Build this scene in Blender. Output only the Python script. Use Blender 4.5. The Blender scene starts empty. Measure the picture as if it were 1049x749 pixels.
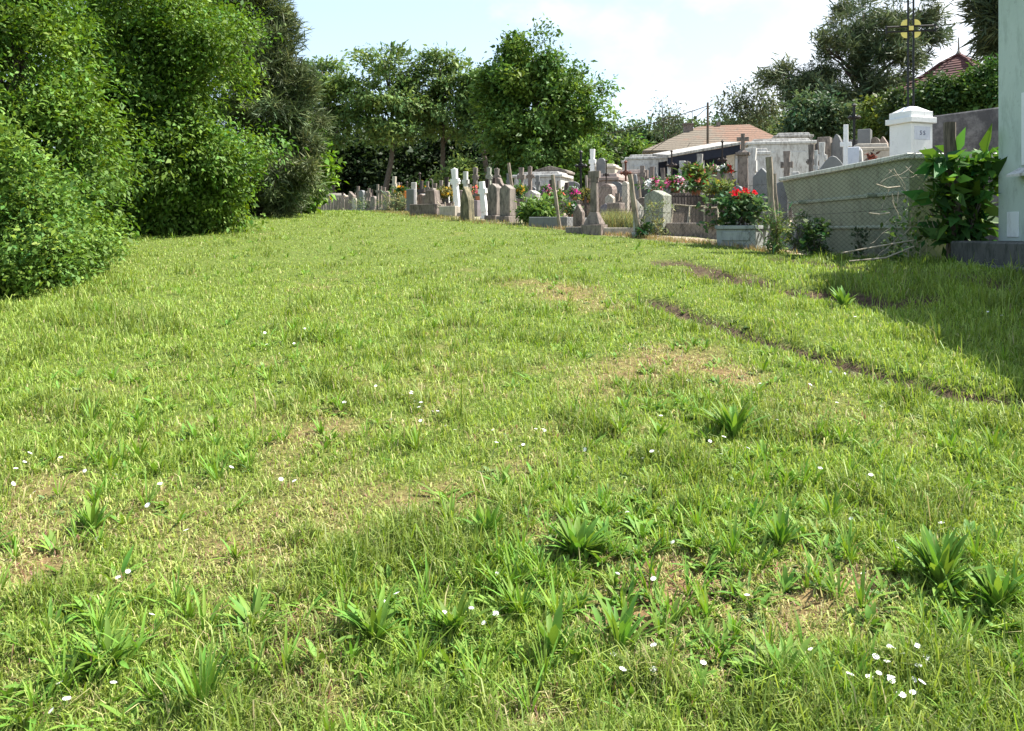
import bpy, math, random
import numpy as np
from mathutils import Vector, Matrix

rng = np.random.default_rng(11)
random.seed(11)
sc = bpy.context.scene
COL = sc.collection
F, CX, HV, EYE = 820.0, 524.5, 236.0, 1.6

# ------------------------------------------------------------------ noise / terrain
_T = np.random.default_rng(3).random((256, 256))
def vnoise(x, y):
    x = np.asarray(x, float); y = np.asarray(y, float)
    xi = np.floor(x).astype(int); yi = np.floor(y).astype(int)
    fx = x - xi; fy = y - yi
    fx = fx*fx*(3-2*fx); fy = fy*fy*(3-2*fy)
    a = _T[xi & 255, yi & 255]; b = _T[(xi+1) & 255, yi & 255]
    c = _T[xi & 255, (yi+1) & 255]; d = _T[(xi+1) & 255, (yi+1) & 255]
    return (a*(1-fx)+b*fx)*(1-fy)+(c*(1-fx)+d*fx)*fy
def fbm(x, y, s, o=0.0):
    return (vnoise(x*s+o, y*s+o*1.7)*.55+vnoise(x*s*2.1+o+9, y*s*2.1-o)*.28+vnoise(x*s*4.3-o, y*s*4.3+o+31)*.17)
def ss(a, b, x):
    t = np.clip((np.asarray(x, float)-a)/(b-a), 0, 1)
    return t*t*(3-2*t)
BY = [0, 7.5, 9.8, 11.8, 14.2, 16.6, 19.7, 28, 38, 50, 90, 400]
BX = [9, 6.6, 5.4, 3.9, 2.3, 1.0, -1.06, -4, -5.9, -12.4, -30, -140]
def border(y): return np.interp(y, BY, BX)
def zbase(x, y):
    x = np.asarray(x, float); y = np.asarray(y, float)
    yy = np.maximum(y, 0)
    z = 3.0*(1-np.exp(-yy/21.0))+np.where(y < 0, .1*np.maximum(y, -30), 0)
    m = .85*ss(3.2, 5.2, x)*ss(5.5, 9, y)*(1-ss(16, 24, y))
    z = z*(1-m)+1.2*m
    p = x-border(y)
    z = z+np.minimum(.05*np.maximum(p-1.5, 0)*ss(14, 26, y), 2.5)
    return z
def hit0(u, v, fn):
    d = np.arange(1.5, 120, .02)
    x = (u-CX)/F*d; zr = EYE+(HV-v)/F*d
    k = np.argmax(fn(x, d)-zr > 0)
    return float(x[k]), float(d[k])
RUT1 = np.array([hit0(u, v, zbase) for u, v in [(605, 289), (640, 298), (680, 312), (710, 324), (770, 345), (840, 365), (900, 385), (960, 398), (1049, 412), (1130, 424)]])
RUT2 = np.array([hit0(u, v, zbase) for u, v in [(690, 268), (740, 280), (790, 291), (840, 299), (890, 303), (930, 310)]])
SKIP_SHADE_SOIL = np.array([hit0(u, v, zbase) for u, v in [(800, 264), (860, 272), (920, 277), (975, 281), (1049, 298)]])  # bare soil strip along the skip foot, its dark colour standing in for shade
RUT3 = np.array([hit0(u, v, zbase) for u, v in [(560, 290), (640, 322), (700, 352), (790, 398), (900, 440), (1049, 480)]])
def segdist(x, y, P):
    best = np.full(np.shape(x), 1e9)
    for a, b in zip(P[:-1], P[1:]):
        ab = b-a; L = (ab**2).sum()
        t = np.clip(((x-a[0])*ab[0]+(y-a[1])*ab[1])/L, 0, 1)
        best = np.minimum(best, np.hypot(x-a[0]-t*ab[0], y-a[1]-t*ab[1]))
    return best
def rut_shade_mask(x, y):
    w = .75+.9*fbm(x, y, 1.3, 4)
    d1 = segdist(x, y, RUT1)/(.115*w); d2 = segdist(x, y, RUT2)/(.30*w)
    d4 = segdist(x, y, SKIP_SHADE_SOIL)/(.22*w)
    return np.maximum(.6*np.exp(-d4**2), _rm12(x, y, d1, d2))  # wheel ruts joined with the painted shade strip at the skip foot
def _rm12(x, y, d1, d2):
    return np.maximum(np.exp(-d1**2)*ss(.38, .60, fbm(x, y, 1.6, 77)), np.exp(-d2**2)*ss(.30, .50, fbm(x, y, 1.9, 31)))
def zg(x, y):
    x = np.asarray(x, float); y = np.asarray(y, float)
    near = 1-ss(25, 45, y)
    z = zbase(x, y)+near*(.05*(fbm(x, y, .7, 12)-.5)+.04*(fbm(x, y, 2.2, 5)-.5))
    return z-.11*rut_shade_mask(x, y)
def hit(u, v): return hit0(u, v, zg)
def PX(u, d): return (u-CX)/F*d
def PZ(v, d): return EYE+(HV-v)/F*d

# ------------------------------------------------------------------ materials
def newmat(name):
    m = bpy.data.materials.new(name); m.use_nodes = True
    nt = m.node_tree; nt.nodes.clear()
    out = nt.nodes.new('ShaderNodeOutputMaterial')
    b = nt.nodes.new('ShaderNodeBsdfPrincipled')
    nt.links.new(b.outputs[0], out.inputs[0])
    return m, nt, b, out
def N(nt, t, **k):
    n = nt.nodes.new(t)
    for a, v in k.items(): setattr(n, a, v)
    return n
def coords(nt, scale=(1, 1, 1)):
    tc = N(nt, 'ShaderNodeTexCoord'); oi = N(nt, 'ShaderNodeObjectInfo')
    mul = N(nt, 'ShaderNodeMath', operation='MULTIPLY'); mul.inputs[1].default_value = 57.0
    nt.links.new(oi.outputs['Random'], mul.inputs[0])
    mp = N(nt, 'ShaderNodeMapping'); mp.inputs['Scale'].default_value = scale
    nt.links.new(tc.outputs['Object'], mp.inputs['Vector']); nt.links.new(mul.outputs[0], mp.inputs['Location'])
    return mp.outputs[0]
def noise(nt, vec, scale, detail=6, rough=.6):
    n = N(nt, 'ShaderNodeTexNoise'); n.inputs['Scale'].default_value = scale
    n.inputs['Detail'].default_value = detail; n.inputs['Roughness'].default_value = rough
    nt.links.new(vec, n.inputs['Vector']); return n.outputs['Fac']
def ramp(nt, fac, a, b):
    r = N(nt, 'ShaderNodeMapRange'); r.inputs['From Min'].default_value = a; r.inputs['From Max'].default_value = b
    nt.links.new(fac, r.inputs['Value']); return r.outputs['Result']
def mix(nt, fac, a, b):
    m = N(nt, 'ShaderNodeMix', data_type='RGBA')
    if isinstance(fac, float): m.inputs['Factor'].default_value = fac
    else: nt.links.new(fac, m.inputs['Factor'])
    for s, c in (('A', a), ('B', b)):
        i = [q for q in m.inputs if q.name == s and q.type == 'RGBA'][0]
        if isinstance(c, tuple): i.default_value = (*c, 1)
        else: nt.links.new(c, i)
    return [o for o in m.outputs if o.type == 'RGBA'][0]
def bump(nt, b, h, s=.3, d=.02):
    n = N(nt, 'ShaderNodeBump'); n.inputs['Strength'].default_value = s; n.inputs['Distance'].default_value = d
    nt.links.new(h, n.inputs['Height']); nt.links.new(n.outputs[0], b.inputs['Normal'])
def stone(name, c1, c2, stain, amount=.5, scale=3.0, rough=.9, streak=True):
    m, nt, b, o = newmat(name)
    v = coords(nt)
    n1 = noise(nt, v, scale); n2 = noise(nt, v, scale*6, 4, .7)
    c = mix(nt, ramp(nt, n1, .3, .7), c1, c2)
    n3 = noise(nt, coords(nt, (3.5, 3.5, 1.1)) if streak else v, scale*1.1, 7, .75)
    s = ramp(nt, n3, .60-.25*amount, .76-.25*amount)
    mm = N(nt, 'ShaderNodeMath', operation='MULTIPLY'); mm.inputs[1].default_value = .85; nt.links.new(s, mm.inputs[0])
    c = mix(nt, mm.outputs[0], c, stain)
    c = mix(nt, ramp(nt, n2, .62, .75), c, tuple(x*.6 for x in c2))
    nt.links.new(c, b.inputs['Base Color']); b.inputs['Roughness'].default_value = rough
    bump(nt, b, n2, .35, .01)
    return m
def plain(name, c, rough=.6, metal=0.0, var=.3, scale=8):
    m, nt, b, o = newmat(name)
    n = noise(nt, coords(nt), scale)
    col = mix(nt, ramp(nt, n, .3, .7), tuple(x*(1-var) for x in c), tuple(min(1, x*(1+var)) for x in c))
    nt.links.new(col, b.inputs['Base Color']); b.inputs['Roughness'].default_value = rough; b.inputs['Metallic'].default_value = metal
    bump(nt, b, n, .2, .01)
    return m
def wood(name, c1, c2):
    m, nt, b, o = newmat(name)
    n = noise(nt, coords(nt, (14, 14, 1.2)), 2.5, 8, .7)
    n2 = noise(nt, coords(nt), 6)
    c = mix(nt, ramp(nt, n, .35, .65), c1, c2)
    c = mix(nt, ramp(nt, n2, .55, .8), c, tuple(x*.5 for x in c1))
    nt.links.new(c, b.inputs['Base Color']); b.inputs['Roughness'].default_value = .9
    bump(nt, b, n, .6, .01)
    return m
def leafmat(name, trans=.35, rough=.6, spec=.22):
    m, nt, b, o = newmat(name)
    a = N(nt, 'ShaderNodeAttribute', attribute_name='tint')
    nt.links.new(a.outputs['Color'], b.inputs['Base Color'])
    b.inputs['Roughness'].default_value = rough; b.inputs['Specular IOR Level'].default_value = spec
    t = N(nt, 'ShaderNodeBsdfTranslucent')
    hs = N(nt, 'ShaderNodeHueSaturation'); hs.inputs['Hue'].default_value = .485; hs.inputs['Saturation'].default_value = 1.1; hs.inputs['Value'].default_value = 1.5
    nt.links.new(a.outputs['Color'], hs.inputs['Color']); nt.links.new(hs.outputs[0], t.inputs['Color'])
    mx = N(nt, 'ShaderNodeMixShader'); mx.inputs[0].default_value = trans
    nt.links.new(b.outputs[0], mx.inputs[1]); nt.links.new(t.outputs[0], mx.inputs[2]); nt.links.new(mx.outputs[0], o.inputs[0])
    return m
M = {
 'leaf': leafmat('leaf_surface', .24), 'needle': leafmat('needle_surface', .15, .6, .3), 'grass': leafmat('grass_surface', .3, .55, .3),
 'petal': leafmat('petal_surface', .3, .7, .1),
 'bark': wood('bark', (.05, .04, .03), (.13, .105, .085)),
 'pinebark': wood('pine_bark', (.05, .035, .03), (.12, .085, .07)),
 'post': wood('weathered_post_wood', (.13, .10, .075), (.36, .31, .24)),
 'pickwood': wood('grey_picket_wood', (.12, .10, .09), (.30, .26, .22)),
 'stump': wood('stump_wood', (.05, .04, .03), (.17, .13, .10)),
 'twig': wood('dry_twig', (.25, .21, .15), (.45, .40, .31)),
 'grey': stone('grey_stone', (.18, .15, .13), (.27, .235, .205), (.06, .055, .05), .6),
 'green': stone('greenish_stone', (.24, .25, .20), (.33, .34, .28), (.09, .10, .07), .45),
 'brown': stone('brown_stone', (.17, .135, .115), (.27, .22, .19), (.06, .05, .045), .6),
 'moss': stone('mossy_stone', (.22, .18, .10), (.30, .26, .17), (.05, .05, .03), .8),
 'purple': stone('purplish_granite', (.15, .13, .14), (.21, .185, .195), (.08, .07, .075), .3),
 'dark': stone('dark_granite', (.045, .045, .05), (.075, .075, .08), (.03, .03, .03), .3, rough=.5),
 'slate': stone('slate_grey_granite', (.13, .135, .14), (.18, .185, .19), (.08, .08, .085), .3, rough=.6),
 'white': stone('white_stone', (.47, .46, .44), (.57, .57, .55), (.24, .22, .20), .5),
 'clean': stone('whitewashed_stone', (.72, .72, .71), (.80, .80, .79), (.50, .49, .47), .15),
 'whitedirty': stone('dirty_white_stone', (.36, .34, .32), (.49, .48, .45), (.14, .13, .12), .7),
 'cream': stone('cream_stone', (.38, .34, .28), (.48, .43, .37), (.25, .22, .18), .4),
 'pink': stone('pinkish_stone', (.26, .20, .175), (.35, .285, .25), (.16, .12, .11), .5),
 'conc': stone('weathered_concrete', (.24, .26, .26), (.34, .36, .35), (.12, .13, .13), .4),
 'concd': stone('damp_dark_concrete', (.055, .055, .05), (.10, .10, .095), (.02, .025, .02), .6),
 'walld': stone('old_dark_wall', (.10, .095, .095), (.17, .16, .16), (.05, .047, .05), .8, 2.5, .95, False),
 'render': stone('pale_green_render', (.40, .48, .44), (.50, .57, .53), (.30, .36, .32), .35, 1.3),
 'rendlow': stone('white_render', (.66, .70, .72), (.74, .77, .78), (.50, .52, .52), .3, 1.3),
 'iron': plain('rusty_iron', (.035, .025, .022), .7, .3), 'black': plain('black_iron', (.012, .012, .013), .5, .4),
 'rail': plain('brown_iron_rail', (.055, .04, .035), .7, .2),
 'rust': plain('red_rust_iron', (.12, .035, .02), .8),
 'gold': plain('gilded_metal', (.75, .60, .16), .4, .2, .12),
 'wire': plain('galvanised_wire', (.045, .045, .04), .6, .3), 'navy': plain('dark_navy_cloth', (.012, .015, .028), .9),
 'skip': stone('green_painted_steel', (.215, .25, .18), (.27, .30, .215), (.12, .125, .09), .4, 1.2, .6),
 'rim': stone('scraped_pale_steel', (.42, .43, .37), (.55, .55, .48), (.18, .16, .12), .5, 4, .6),
 'soil': plain('soil', (.07, .05, .035), 1, 0, .4), 'clay': plain('terracotta', (.35, .14, .07), .8),
 'ink': plain('blue_grey_lettering', (.07, .08, .16), .6, 0, .05), 'plaque': stone('bluish_marble', (.56, .58, .66), (.64, .66, .72), (.42, .44, .52), .3),
 'eave': plain('yellowed_eave_wood', (.42, .36, .18), .8), 'glass': plain('dark_glass', (.03, .035, .04), .1),
 'orange': plain('orange_plastic', (.7, .22, .05), .6), 'straw': leafmat('dry_stalks', .2, .8, .1),
}
def tile(name, a, b_, w):
    m, nt, b, o = newmat(name)
    tc = N(nt, 'ShaderNodeTexCoord')
    n = noise(nt, tc.outputs['Object'], .5, 5)
    sx = N(nt, 'ShaderNodeSeparateXYZ'); nt.links.new(tc.outputs['Object'], sx.inputs[0])
    ma = N(nt, 'ShaderNodeMath', operation='MULTIPLY_ADD'); ma.inputs[1].default_value = .06; nt.links.new(sx.outputs['X'], ma.inputs[0]); nt.links.new(n, ma.inputs[2]); n = ma.outputs[0]; n2 = noise(nt, tc.outputs['Object'], 5, 4)
    c = mix(nt, ramp(nt, n, .40, .58), a, b_)
    c = mix(nt, ramp(nt, n2, .5, .75), c, tuple(x*.45 for x in a))
    nt.links.new(c, b.inputs['Base Color']); b.inputs['Roughness'].default_value = .9
    wv = N(nt, 'ShaderNodeTexWave', wave_type='BANDS', bands_direction='Z'); wv.inputs['Scale'].default_value = w
    nt.links.new(tc.outputs['Object'], wv.inputs['Vector']); bump(nt, b, wv.outputs['Fac'], .8, .08)
    return m
M['tile'] = tile('old_clay_tiles', (.14, .115, .085), (.18, .10, .065), 1.4)
M['tilered'] = tile('dark_red_tiles', (.065, .02, .018), (.11, .03, .026), 2.2)

# ------------------------------------------------------------------ mesh helpers
def np_mesh(name, verts, loops, starts, mat, tint=None, parent=None, smooth=False):
    me = bpy.data.meshes.new(name)
    me.vertices.add(len(verts)); me.vertices.foreach_set('co', np.ascontiguousarray(verts, np.float32).ravel())
    me.loops.add(len(loops)); me.loops.foreach_set('vertex_index', np.ascontiguousarray(loops, np.int32))
    me.polygons.add(len(starts)); me.polygons.foreach_set('loop_start', np.ascontiguousarray(starts, np.int32))
    if tint is not None:
        a = me.attributes.new('tint', 'FLOAT_COLOR', 'POINT')
        c = np.ones((len(verts), 4), np.float32); c[:, :3] = tint
        a.data.foreach_set('color', c.ravel())
    me.materials.append(mat)
    me.update(calc_edges=True); me.validate()
    if smooth: me.shade_smooth()
    o = bpy.data.objects.new(name, me); COL.objects.link(o)
    if parent: o.parent = parent
    return o
def norm(a): return a/np.maximum(np.linalg.norm(a, axis=-1, keepdims=True), 1e-9)

class MB:
    def __init__(s): s.v = []; s.f = []
    def add(s, v, f):
        k = len(s.v); s.v += [tuple(p) for p in v]; s.f += [tuple(i+k for i in q) for q in f]; return s
    def box(s, x, y, z0, z1, w, d, tw=1.0, td=None):
        td = tw if td is None else td
        v = []
        for z, a, b in ((z0, w/2, d/2), (z1, w/2*tw, d/2*td)):
            v += [(x-a, y-b, z), (x+a, y-b, z), (x+a, y+b, z), (x-a, y+b, z)]
        return s.add(v, [(3, 2, 1, 0), (4, 5, 6, 7), (0, 1, 5, 4), (1, 2, 6, 5), (2, 3, 7, 6), (3, 0, 4, 7)])
    def prism(s, pts, y0, y1):
        n = len(pts)
        v = [(p[0], y0, p[1]) for p in pts]+[(p[0], y1, p[1]) for p in pts]
        return s.add(v, [tuple(range(n)), tuple(range(2*n-1, n-1, -1))]+[((i+1) % n, i, i+n, (i+1) % n+n) for i in range(n)])
    def tube(s, pts, r, n=7, cap=True):
        pts = [Vector(p) for p in pts]
        if not isinstance(r, (list, tuple)): r = [r]*len(pts)
        v = []; f = []
        for i, p in enumerate(pts):
            t = (pts[min(i+1, len(pts)-1)]-pts[max(i-1, 0)]).normalized()
            a = t.cross(Vector((0, 0, 1)) if abs(t.z) < .9 else Vector((1, 0, 0))).normalized(); b = t.cross(a)
            for k in range(n):
                an = 2*math.pi*k/n; v.append(p+(a*math.cos(an)+b*math.sin(an))*r[i])
        for i in range(len(pts)-1):
            for k in range(n):
                k2 = (k+1) % n; f.append((i*n+k, i*n+k2, (i+1)*n+k2, (i+1)*n+k))
        if cap: f += [tuple(range(n-1, -1, -1)), tuple(range((len(pts)-1)*n, len(pts)*n))]
        return s.add(v, f)
    def lathe(s, prof, n=16, c=(0, 0)):
        v = []; f = []
        for r, z in prof:
            for k in range(n): a = 2*math.pi*k/n; v.append((c[0]+r*math.cos(a), c[1]+r*math.sin(a), z))
        for i in range(len(prof)-1):
            for k in range(n): k2 = (k+1) % n; f.append((i*n+k, i*n+k2, (i+1)*n+k2, (i+1)*n+k))
        f += [tuple(range(n-1, -1, -1)), tuple(range((len(prof)-1)*n, len(prof)*n))]
        return s.add(v, f)
    def loft(s, rings, cap0=True, cap1=True):
        n = len(rings[0]); v = [p for r in rings for p in r]; f = []
        for i in range(len(rings)-1):
            for k in range(n): k2 = (k+1) % n; f.append((i*n+k, i*n+k2, (i+1)*n+k2, (i+1)*n+k))
        if cap0: f.append(tuple(range(n-1, -1, -1)))
        if cap1: f.append(tuple(range((len(rings)-1)*n, len(rings)*n)))
        return s.add(v, f)
    def build(s, name, mat, parent=None, bevel=0, smooth=False):
        me = bpy.data.meshes.new(name); me.from_pydata(s.v, [], s.f); me.materials.append(mat); me.update()
        if smooth: me.shade_smooth()
        o = bpy.data.objects.new(name, me); COL.objects.link(o)
        if parent: o.parent = parent
        if bevel:
            b = o.modifiers.new('bevel', 'BEVEL'); b.width = bevel; b.segments = 1; b.limit_method = 'ANGLE'
        return o
LABELS = {}
def tag(o, label=None, cat=None, group=None, kind=None):
    if label: o['label'] = label
    if cat: o['category'] = cat
    if group: o['group'] = group
    if kind: o['kind'] = kind
    return o
def thing(name, label, cat, loc=(0, 0, 0), rz=0, group=None, tilt=(0, 0)):
    o = bpy.data.objects.new(name, None); COL.objects.link(o); o.empty_display_size = .1
    o.location = loc; o.rotation_euler = (math.radians(tilt[0]), math.radians(tilt[1]), math.radians(rz))
    return tag(o, label, cat, group)

# ------------------------------------------------------------------ foliage
def leaf_quads(cent, outw, per, spread, L, aspect, tint, droop=.2, flat=1.0, up=1.0, ax=.6, var=.22, hue=.12):
    n = len(cent); idx = np.repeat(np.arange(n), per); m = len(idx)
    off = rng.normal(0, 1, (m, 3))*spread; off[:, 2] *= flat
    pos = cent[idx]+off
    axis = outw[idx]*.7+rng.normal(0, ax, (m, 3)); axis[:, 2] -= droop; axis = norm(axis)
    nr = rng.normal(0, .55, (m, 3))+outw[idx]*.5; nr[:, 2] += up
    side = norm(np.cross(axis, nr)); nr = np.cross(side, axis)
    ln = (L*np.clip(rng.lognormal(-.05, .33, m), .4, 1.7)*np.clip(rng.normal(1, .18, n), .6, 1.5)[idx])[:, None]; w = ln*aspect
    mid = pos+axis*ln*.45
    P = np.stack([pos, mid+side*w/2+nr*w*.14, pos+axis*ln-nr*ln*.08, mid-side*w/2+nr*w*.14], 1)
    cm = rng.normal(1, var, n)[idx]*rng.normal(1, .15, m); h = rng.normal(0, hue, n)[idx]+rng.normal(0, hue*.6, m)
    ph = rng.uniform(0, 6.28, 3); ex = max(.3, float(np.std(cent)))
    lf = np.sin(cent@np.array([2.3, 1.1, 3.1])/ex*1.6+ph[0])*np.sin(cent@np.array([-1.7, 2.0, 2.2])/ex*1.9+ph[1])
    cm = cm*(1+.22*lf[idx]); h = h+.07*lf[idx]
    T = np.array(tint)[None, :]*np.clip(cm, .45, 1.7)[:, None]
    T = T*np.stack([1+h*1.6, 1+h*.25, 1-h*.6], 1)
    return P, np.clip(T, .002, .9)
def quads_obj(name, PT, mat, parent=None):
    P = np.concatenate([a for a, b in PT]); T = np.concatenate([b for a, b in PT])
    n = len(P)
    return np_mesh(name, P.reshape(-1, 3), np.arange(n*4), np.arange(n)*4, mat, np.repeat(T, 4, 0), parent)
def lobe(u, v, ru, rv, d, dd=0.0, rd=None):
    s = (d+dd)/F
    return (PX(u, d+dd), d+dd, PZ(v, d+dd), ru*s, (rd if rd is not None else ru*s*.9), rv*s)
def crown_pts(lobes, n, lo=.45, gap=.18, rough=.2, bough=0):
    if bough:
        p, out, k = crown_pts(lobes, max(12, int(n/bough/(1-gap))), lo, gap, rough)
        lb = np.array(lobes); R_ = (lb[:, 3]*lb[:, 4]*lb[:, 5])**(1/3)
        i = rng.integers(0, len(p), n)
        sz = rng.uniform(.10, .26, len(p))*R_[k]
        e = np.clip(rng.normal(0, 1, (n, 3)), -1.9, 1.9)*sz[i][:, None]*np.array([1, 1, .55])
        t = np.minimum(np.abs(rng.normal(0, 1, n)), 1.7)[:, None]*sz[i][:, None]*.8
        q = p[i]+e+out[i]*t-np.array([0, 0, .35])*t
        o = norm(out[i]+.7*norm(e))
        ok = q[:, 2] > zg(q[:, 0], q[:, 1])+.05
        return q[ok], o[ok], k[i][ok]
    lobes = np.array(lobes); area = (lobes[:, 3]*lobes[:, 5]+lobes[:, 3]*lobes[:, 4]); pr = area/area.sum()
    k = rng.choice(len(lobes), n, p=pr)
    dr = norm(rng.normal(0, 1, (n, 3)))
    r = 1.04-np.abs(rng.normal(0, .22, n)); r = np.clip(r, lo, 1.1)
    ph = rng.uniform(0, 6.28, (len(lobes), 3))
    r *= 1+rough*(np.sin(4*dr[:, 0]+3*dr[:, 2]*2+ph[k, 0])*np.sin(5*dr[:, 1]+ph[k, 1])+.6*np.sin(9*dr[:, 2]+7*dr[:, 0]+ph[k, 2]))
    r *= 1+.8*rough*np.sin(13*dr[:, 0]+ph[k, 0])*np.sin(11*dr[:, 1]+12*dr[:, 2]+ph[k, 1])
    r = np.minimum(r, 1.22)
    p = lobes[k, :3]+dr*lobes[k, 3:6]*r[:, None]
    # gaps
    ext = lobes[:, 3:6].mean()
    wv = np.zeros(n)
    for i in range(5):
        kv = rng.normal(0, 1, 3)*3.2/ext; wv += np.sin(p@kv+rng.uniform(0, 6.28))
    keep = wv > np.quantile(wv, gap)
    c = lobes[:, :3].mean(0)
    out = norm(norm(p-lobes[k, :3])+.4*norm(p-c))
    zc = zg(p[:, 0], p[:, 1])
    keep &= p[:, 2] > zc+.05
    return p[keep], out[keep], k[keep]
def tree(name, label, cat, base, lobes, n, per, L, aspect, spread, tint, trunk=.15, mat='leaf', bark='bark', group=None, gap=.18, flat=1.0,
         droop=.2, var=.18, hue=.07, lo=.45, up=1.0, rough=.2, limbs=3, parts=('trunk', 'crown'), bend=0.0, bough=0):
    bx, by = base; bz = float(zg(bx, by))
    t = thing(name, label, cat, (bx, by, bz), group=group)
    p, out, k = crown_pts(lobes, n, lo, gap, rough, bough)
    o3 = np.array([bx, by, bz])
    PT = leaf_quads(p-o3, out, per, spread, L, aspect, tint, droop, flat, up, .6, var, hue)
    mb = MB()
    lb = np.array(lobes)
    top = lb[np.argmax(lb[:, 2])][:3]-o3; cm = lb[:, :3].mean(0)-o3
    h = max(top[2], .3)
    spine = []
    for i in range(7):
        f = i/6
        x = cm*min(1, f*1.3)*(1-f)+top*f*f+cm*f*(1-f)*.3 if False else (cm*np.array([1, 1, 0])*min(1, f*1.4)*(1-f)+top*np.array([1, 1, 0])*f)
        spine.append(Vector((x[0]+bend*math.sin(f*4)*.5, x[1], h*f-.15*(i == 0))))
    mb.tube(spine, [trunk*(1.25 if i == 0 else 1)*(1-.8*i/6) for i in range(7)], 8)
    for j, q in enumerate(lb):
        c = Vector(q[:3]-o3); 
        f = min(.9, max(.12, (c.z-q[5]*.9)/h*.8)); i0 = f*6; i = min(5, int(i0)); s = spine[i].lerp(spine[i+1], i0-i)
        mid = s.lerp(c, .5)+Vector((0, 0, (c-s).length*.08)); r = trunk*.5*(1-.6*f)
        mb.tube([s, mid, c], [r, r*.7, r*.4], 6)
        pk = p[k == j]-o3
        if len(pk):
            for e in pk[rng.choice(len(pk), min(limbs, len(pk)), False)]:
                a = mid.lerp(c, random.random()); e = Vector(e)
                mb.tube([a, a.lerp(e, .5)+Vector((0, 0, .04*h*random.uniform(-.5, 1))), e], [r*.4, r*.25, r*.1], 5)
    mb.build(parts[0], M[bark], t, smooth=True)
    quads_obj(parts[1], [PT], M[mat], t)
    return t

# ------------------------------------------------------------------ world, sun, camera
SUN_AZ = math.radians(74)      # from +Y towards +X
SUN_EL = math.radians(55)
w = bpy.data.worlds.new('World'); sc.world = w; w.use_nodes = True
nt = w.node_tree; nt.nodes.clear()
out = N(nt, 'ShaderNodeOutputWorld'); bg = N(nt, 'ShaderNodeBackground'); bg.inputs['Strength'].default_value = .09
sky = N(nt, 'ShaderNodeTexSky', sky_type='NISHITA'); sky.sun_disc = False
sky.sun_elevation = SUN_EL; sky.sun_rotation = SUN_AZ; sky.air_density = 1.1; sky.dust_density = 1.2; sky.ozone_density = 1.0
tc = N(nt, 'ShaderNodeTexCoord'); sep = N(nt, 'ShaderNodeSeparateXYZ'); nt.links.new(tc.outputs['Generated'], sep.inputs[0])
mp = N(nt, 'ShaderNodeMapping'); mp.inputs['Scale'].default_value = (1, 1, 1.6); nt.links.new(tc.outputs['Generated'], mp.inputs['Vector'])
n1 = noise(nt, mp.outputs[0], 3.2, 7, .55)
mr = N(nt, 'ShaderNodeMapRange'); mr.inputs['From Min'].default_value = .07; mr.inputs['From Max'].default_value = .36
nt.links.new(sep.outputs['X'], mr.inputs['Value'])
ad = N(nt, 'ShaderNodeMath', operation='MULTIPLY_ADD'); ad.inputs[1].default_value = .34; nt.links.new(mr.outputs[0], ad.inputs[0]); nt.links.new(n1, ad.inputs[2])
cl = ramp(nt, ad.outputs[0], .60, .78)
n2 = noise(nt, mp.outputs[0], 7, 5, .6)
ccol = mix(nt, ramp(nt, n2, .3, .7), (4.2, 4.8, 5.5), (6.6, 6.8, 7.1))
fm = N(nt, 'ShaderNodeMath', operation='MULTIPLY'); fm.inputs[1].default_value = .95; nt.links.new(cl, fm.inputs[0])
thin = mix(nt, .22, sky.outputs[0], (6.5, 7.6, 8.6))
nt.links.new(mix(nt, fm.outputs[0], thin, ccol), bg.inputs['Color'])
nt.links.new(bg.outputs[0], out.inputs[0])
sl = bpy.data.lights.new('sun', 'SUN'); sl.energy = 5.0; sl.angle = math.radians(.5); sl.color = (1, .95, .86)
so = bpy.data.objects.new('sun', sl); COL.objects.link(so)
sd = Vector((math.sin(SUN_AZ)*math.cos(SUN_EL), math.cos(SUN_AZ)*math.cos(SUN_EL), math.sin(SUN_EL)))
so.rotation_euler = sd.to_track_quat('Z', 'Y').to_euler()
cd = bpy.data.cameras.new('camera'); cam = bpy.data.objects.new('camera', cd); COL.objects.link(cam); sc.camera = cam
cam.location = (0, 0, EYE); cam.rotation_euler = (math.pi/2, 0, 0)
cd.sensor_width = 36; cd.lens = 36*F/1049; cd.shift_y = -(374.5-HV)/1049; cd.clip_start = .05; cd.clip_end = 2000
vs = sc.view_settings; vs.view_transform = 'Standard'; vs.look = 'None'; vs.gamma = 1; vs.exposure = 1.4
sc.cycles.max_bounces = 6; sc.cycles.transparent_max_bounces = 4; sc.cycles.use_denoising = True

# ------------------------------------------------------------------ ground
def axis_(a, b, s, lim, g=1.22):
    c = list(np.arange(a, b, s)); st = s
    while c[-1] < lim: st *= g; c.append(c[-1]+st)
    st = s
    while c[0] > -lim: st *= g; c.insert(0, c[0]-st)
    return np.array(c)
gx = axis_(-8, 9, .1, 500); gy = axis_(1.2, 20, .1, 500)
X, Y = np.meshgrid(gx, gy); Zz = zg(X, Y)
nx, ny = len(gx), len(gy)
V = np.stack([X.ravel(), Y.ravel(), Zz.ravel()], 1)
ii = (np.arange(ny-1)[:, None]*nx+np.arange(nx-1)[None, :]).ravel()
Q = np.stack([ii, ii+1, ii+nx+1, ii+nx], 1)
SPOTS = [(*hit0(u, v, zbase), r) for u, v, r in [(655, 590, .22), (700, 610, .18), (640, 640, .15), (300, 685, .2), (310, 640, .14), (850, 600, .2), (920, 600, .14), (940, 670, .16), (830, 640, .16), (25, 585, .2), (560, 540, .2), (690, 380, .5), (470, 520, .2), (740, 690, .12), (560, 730, .1)]]
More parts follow.
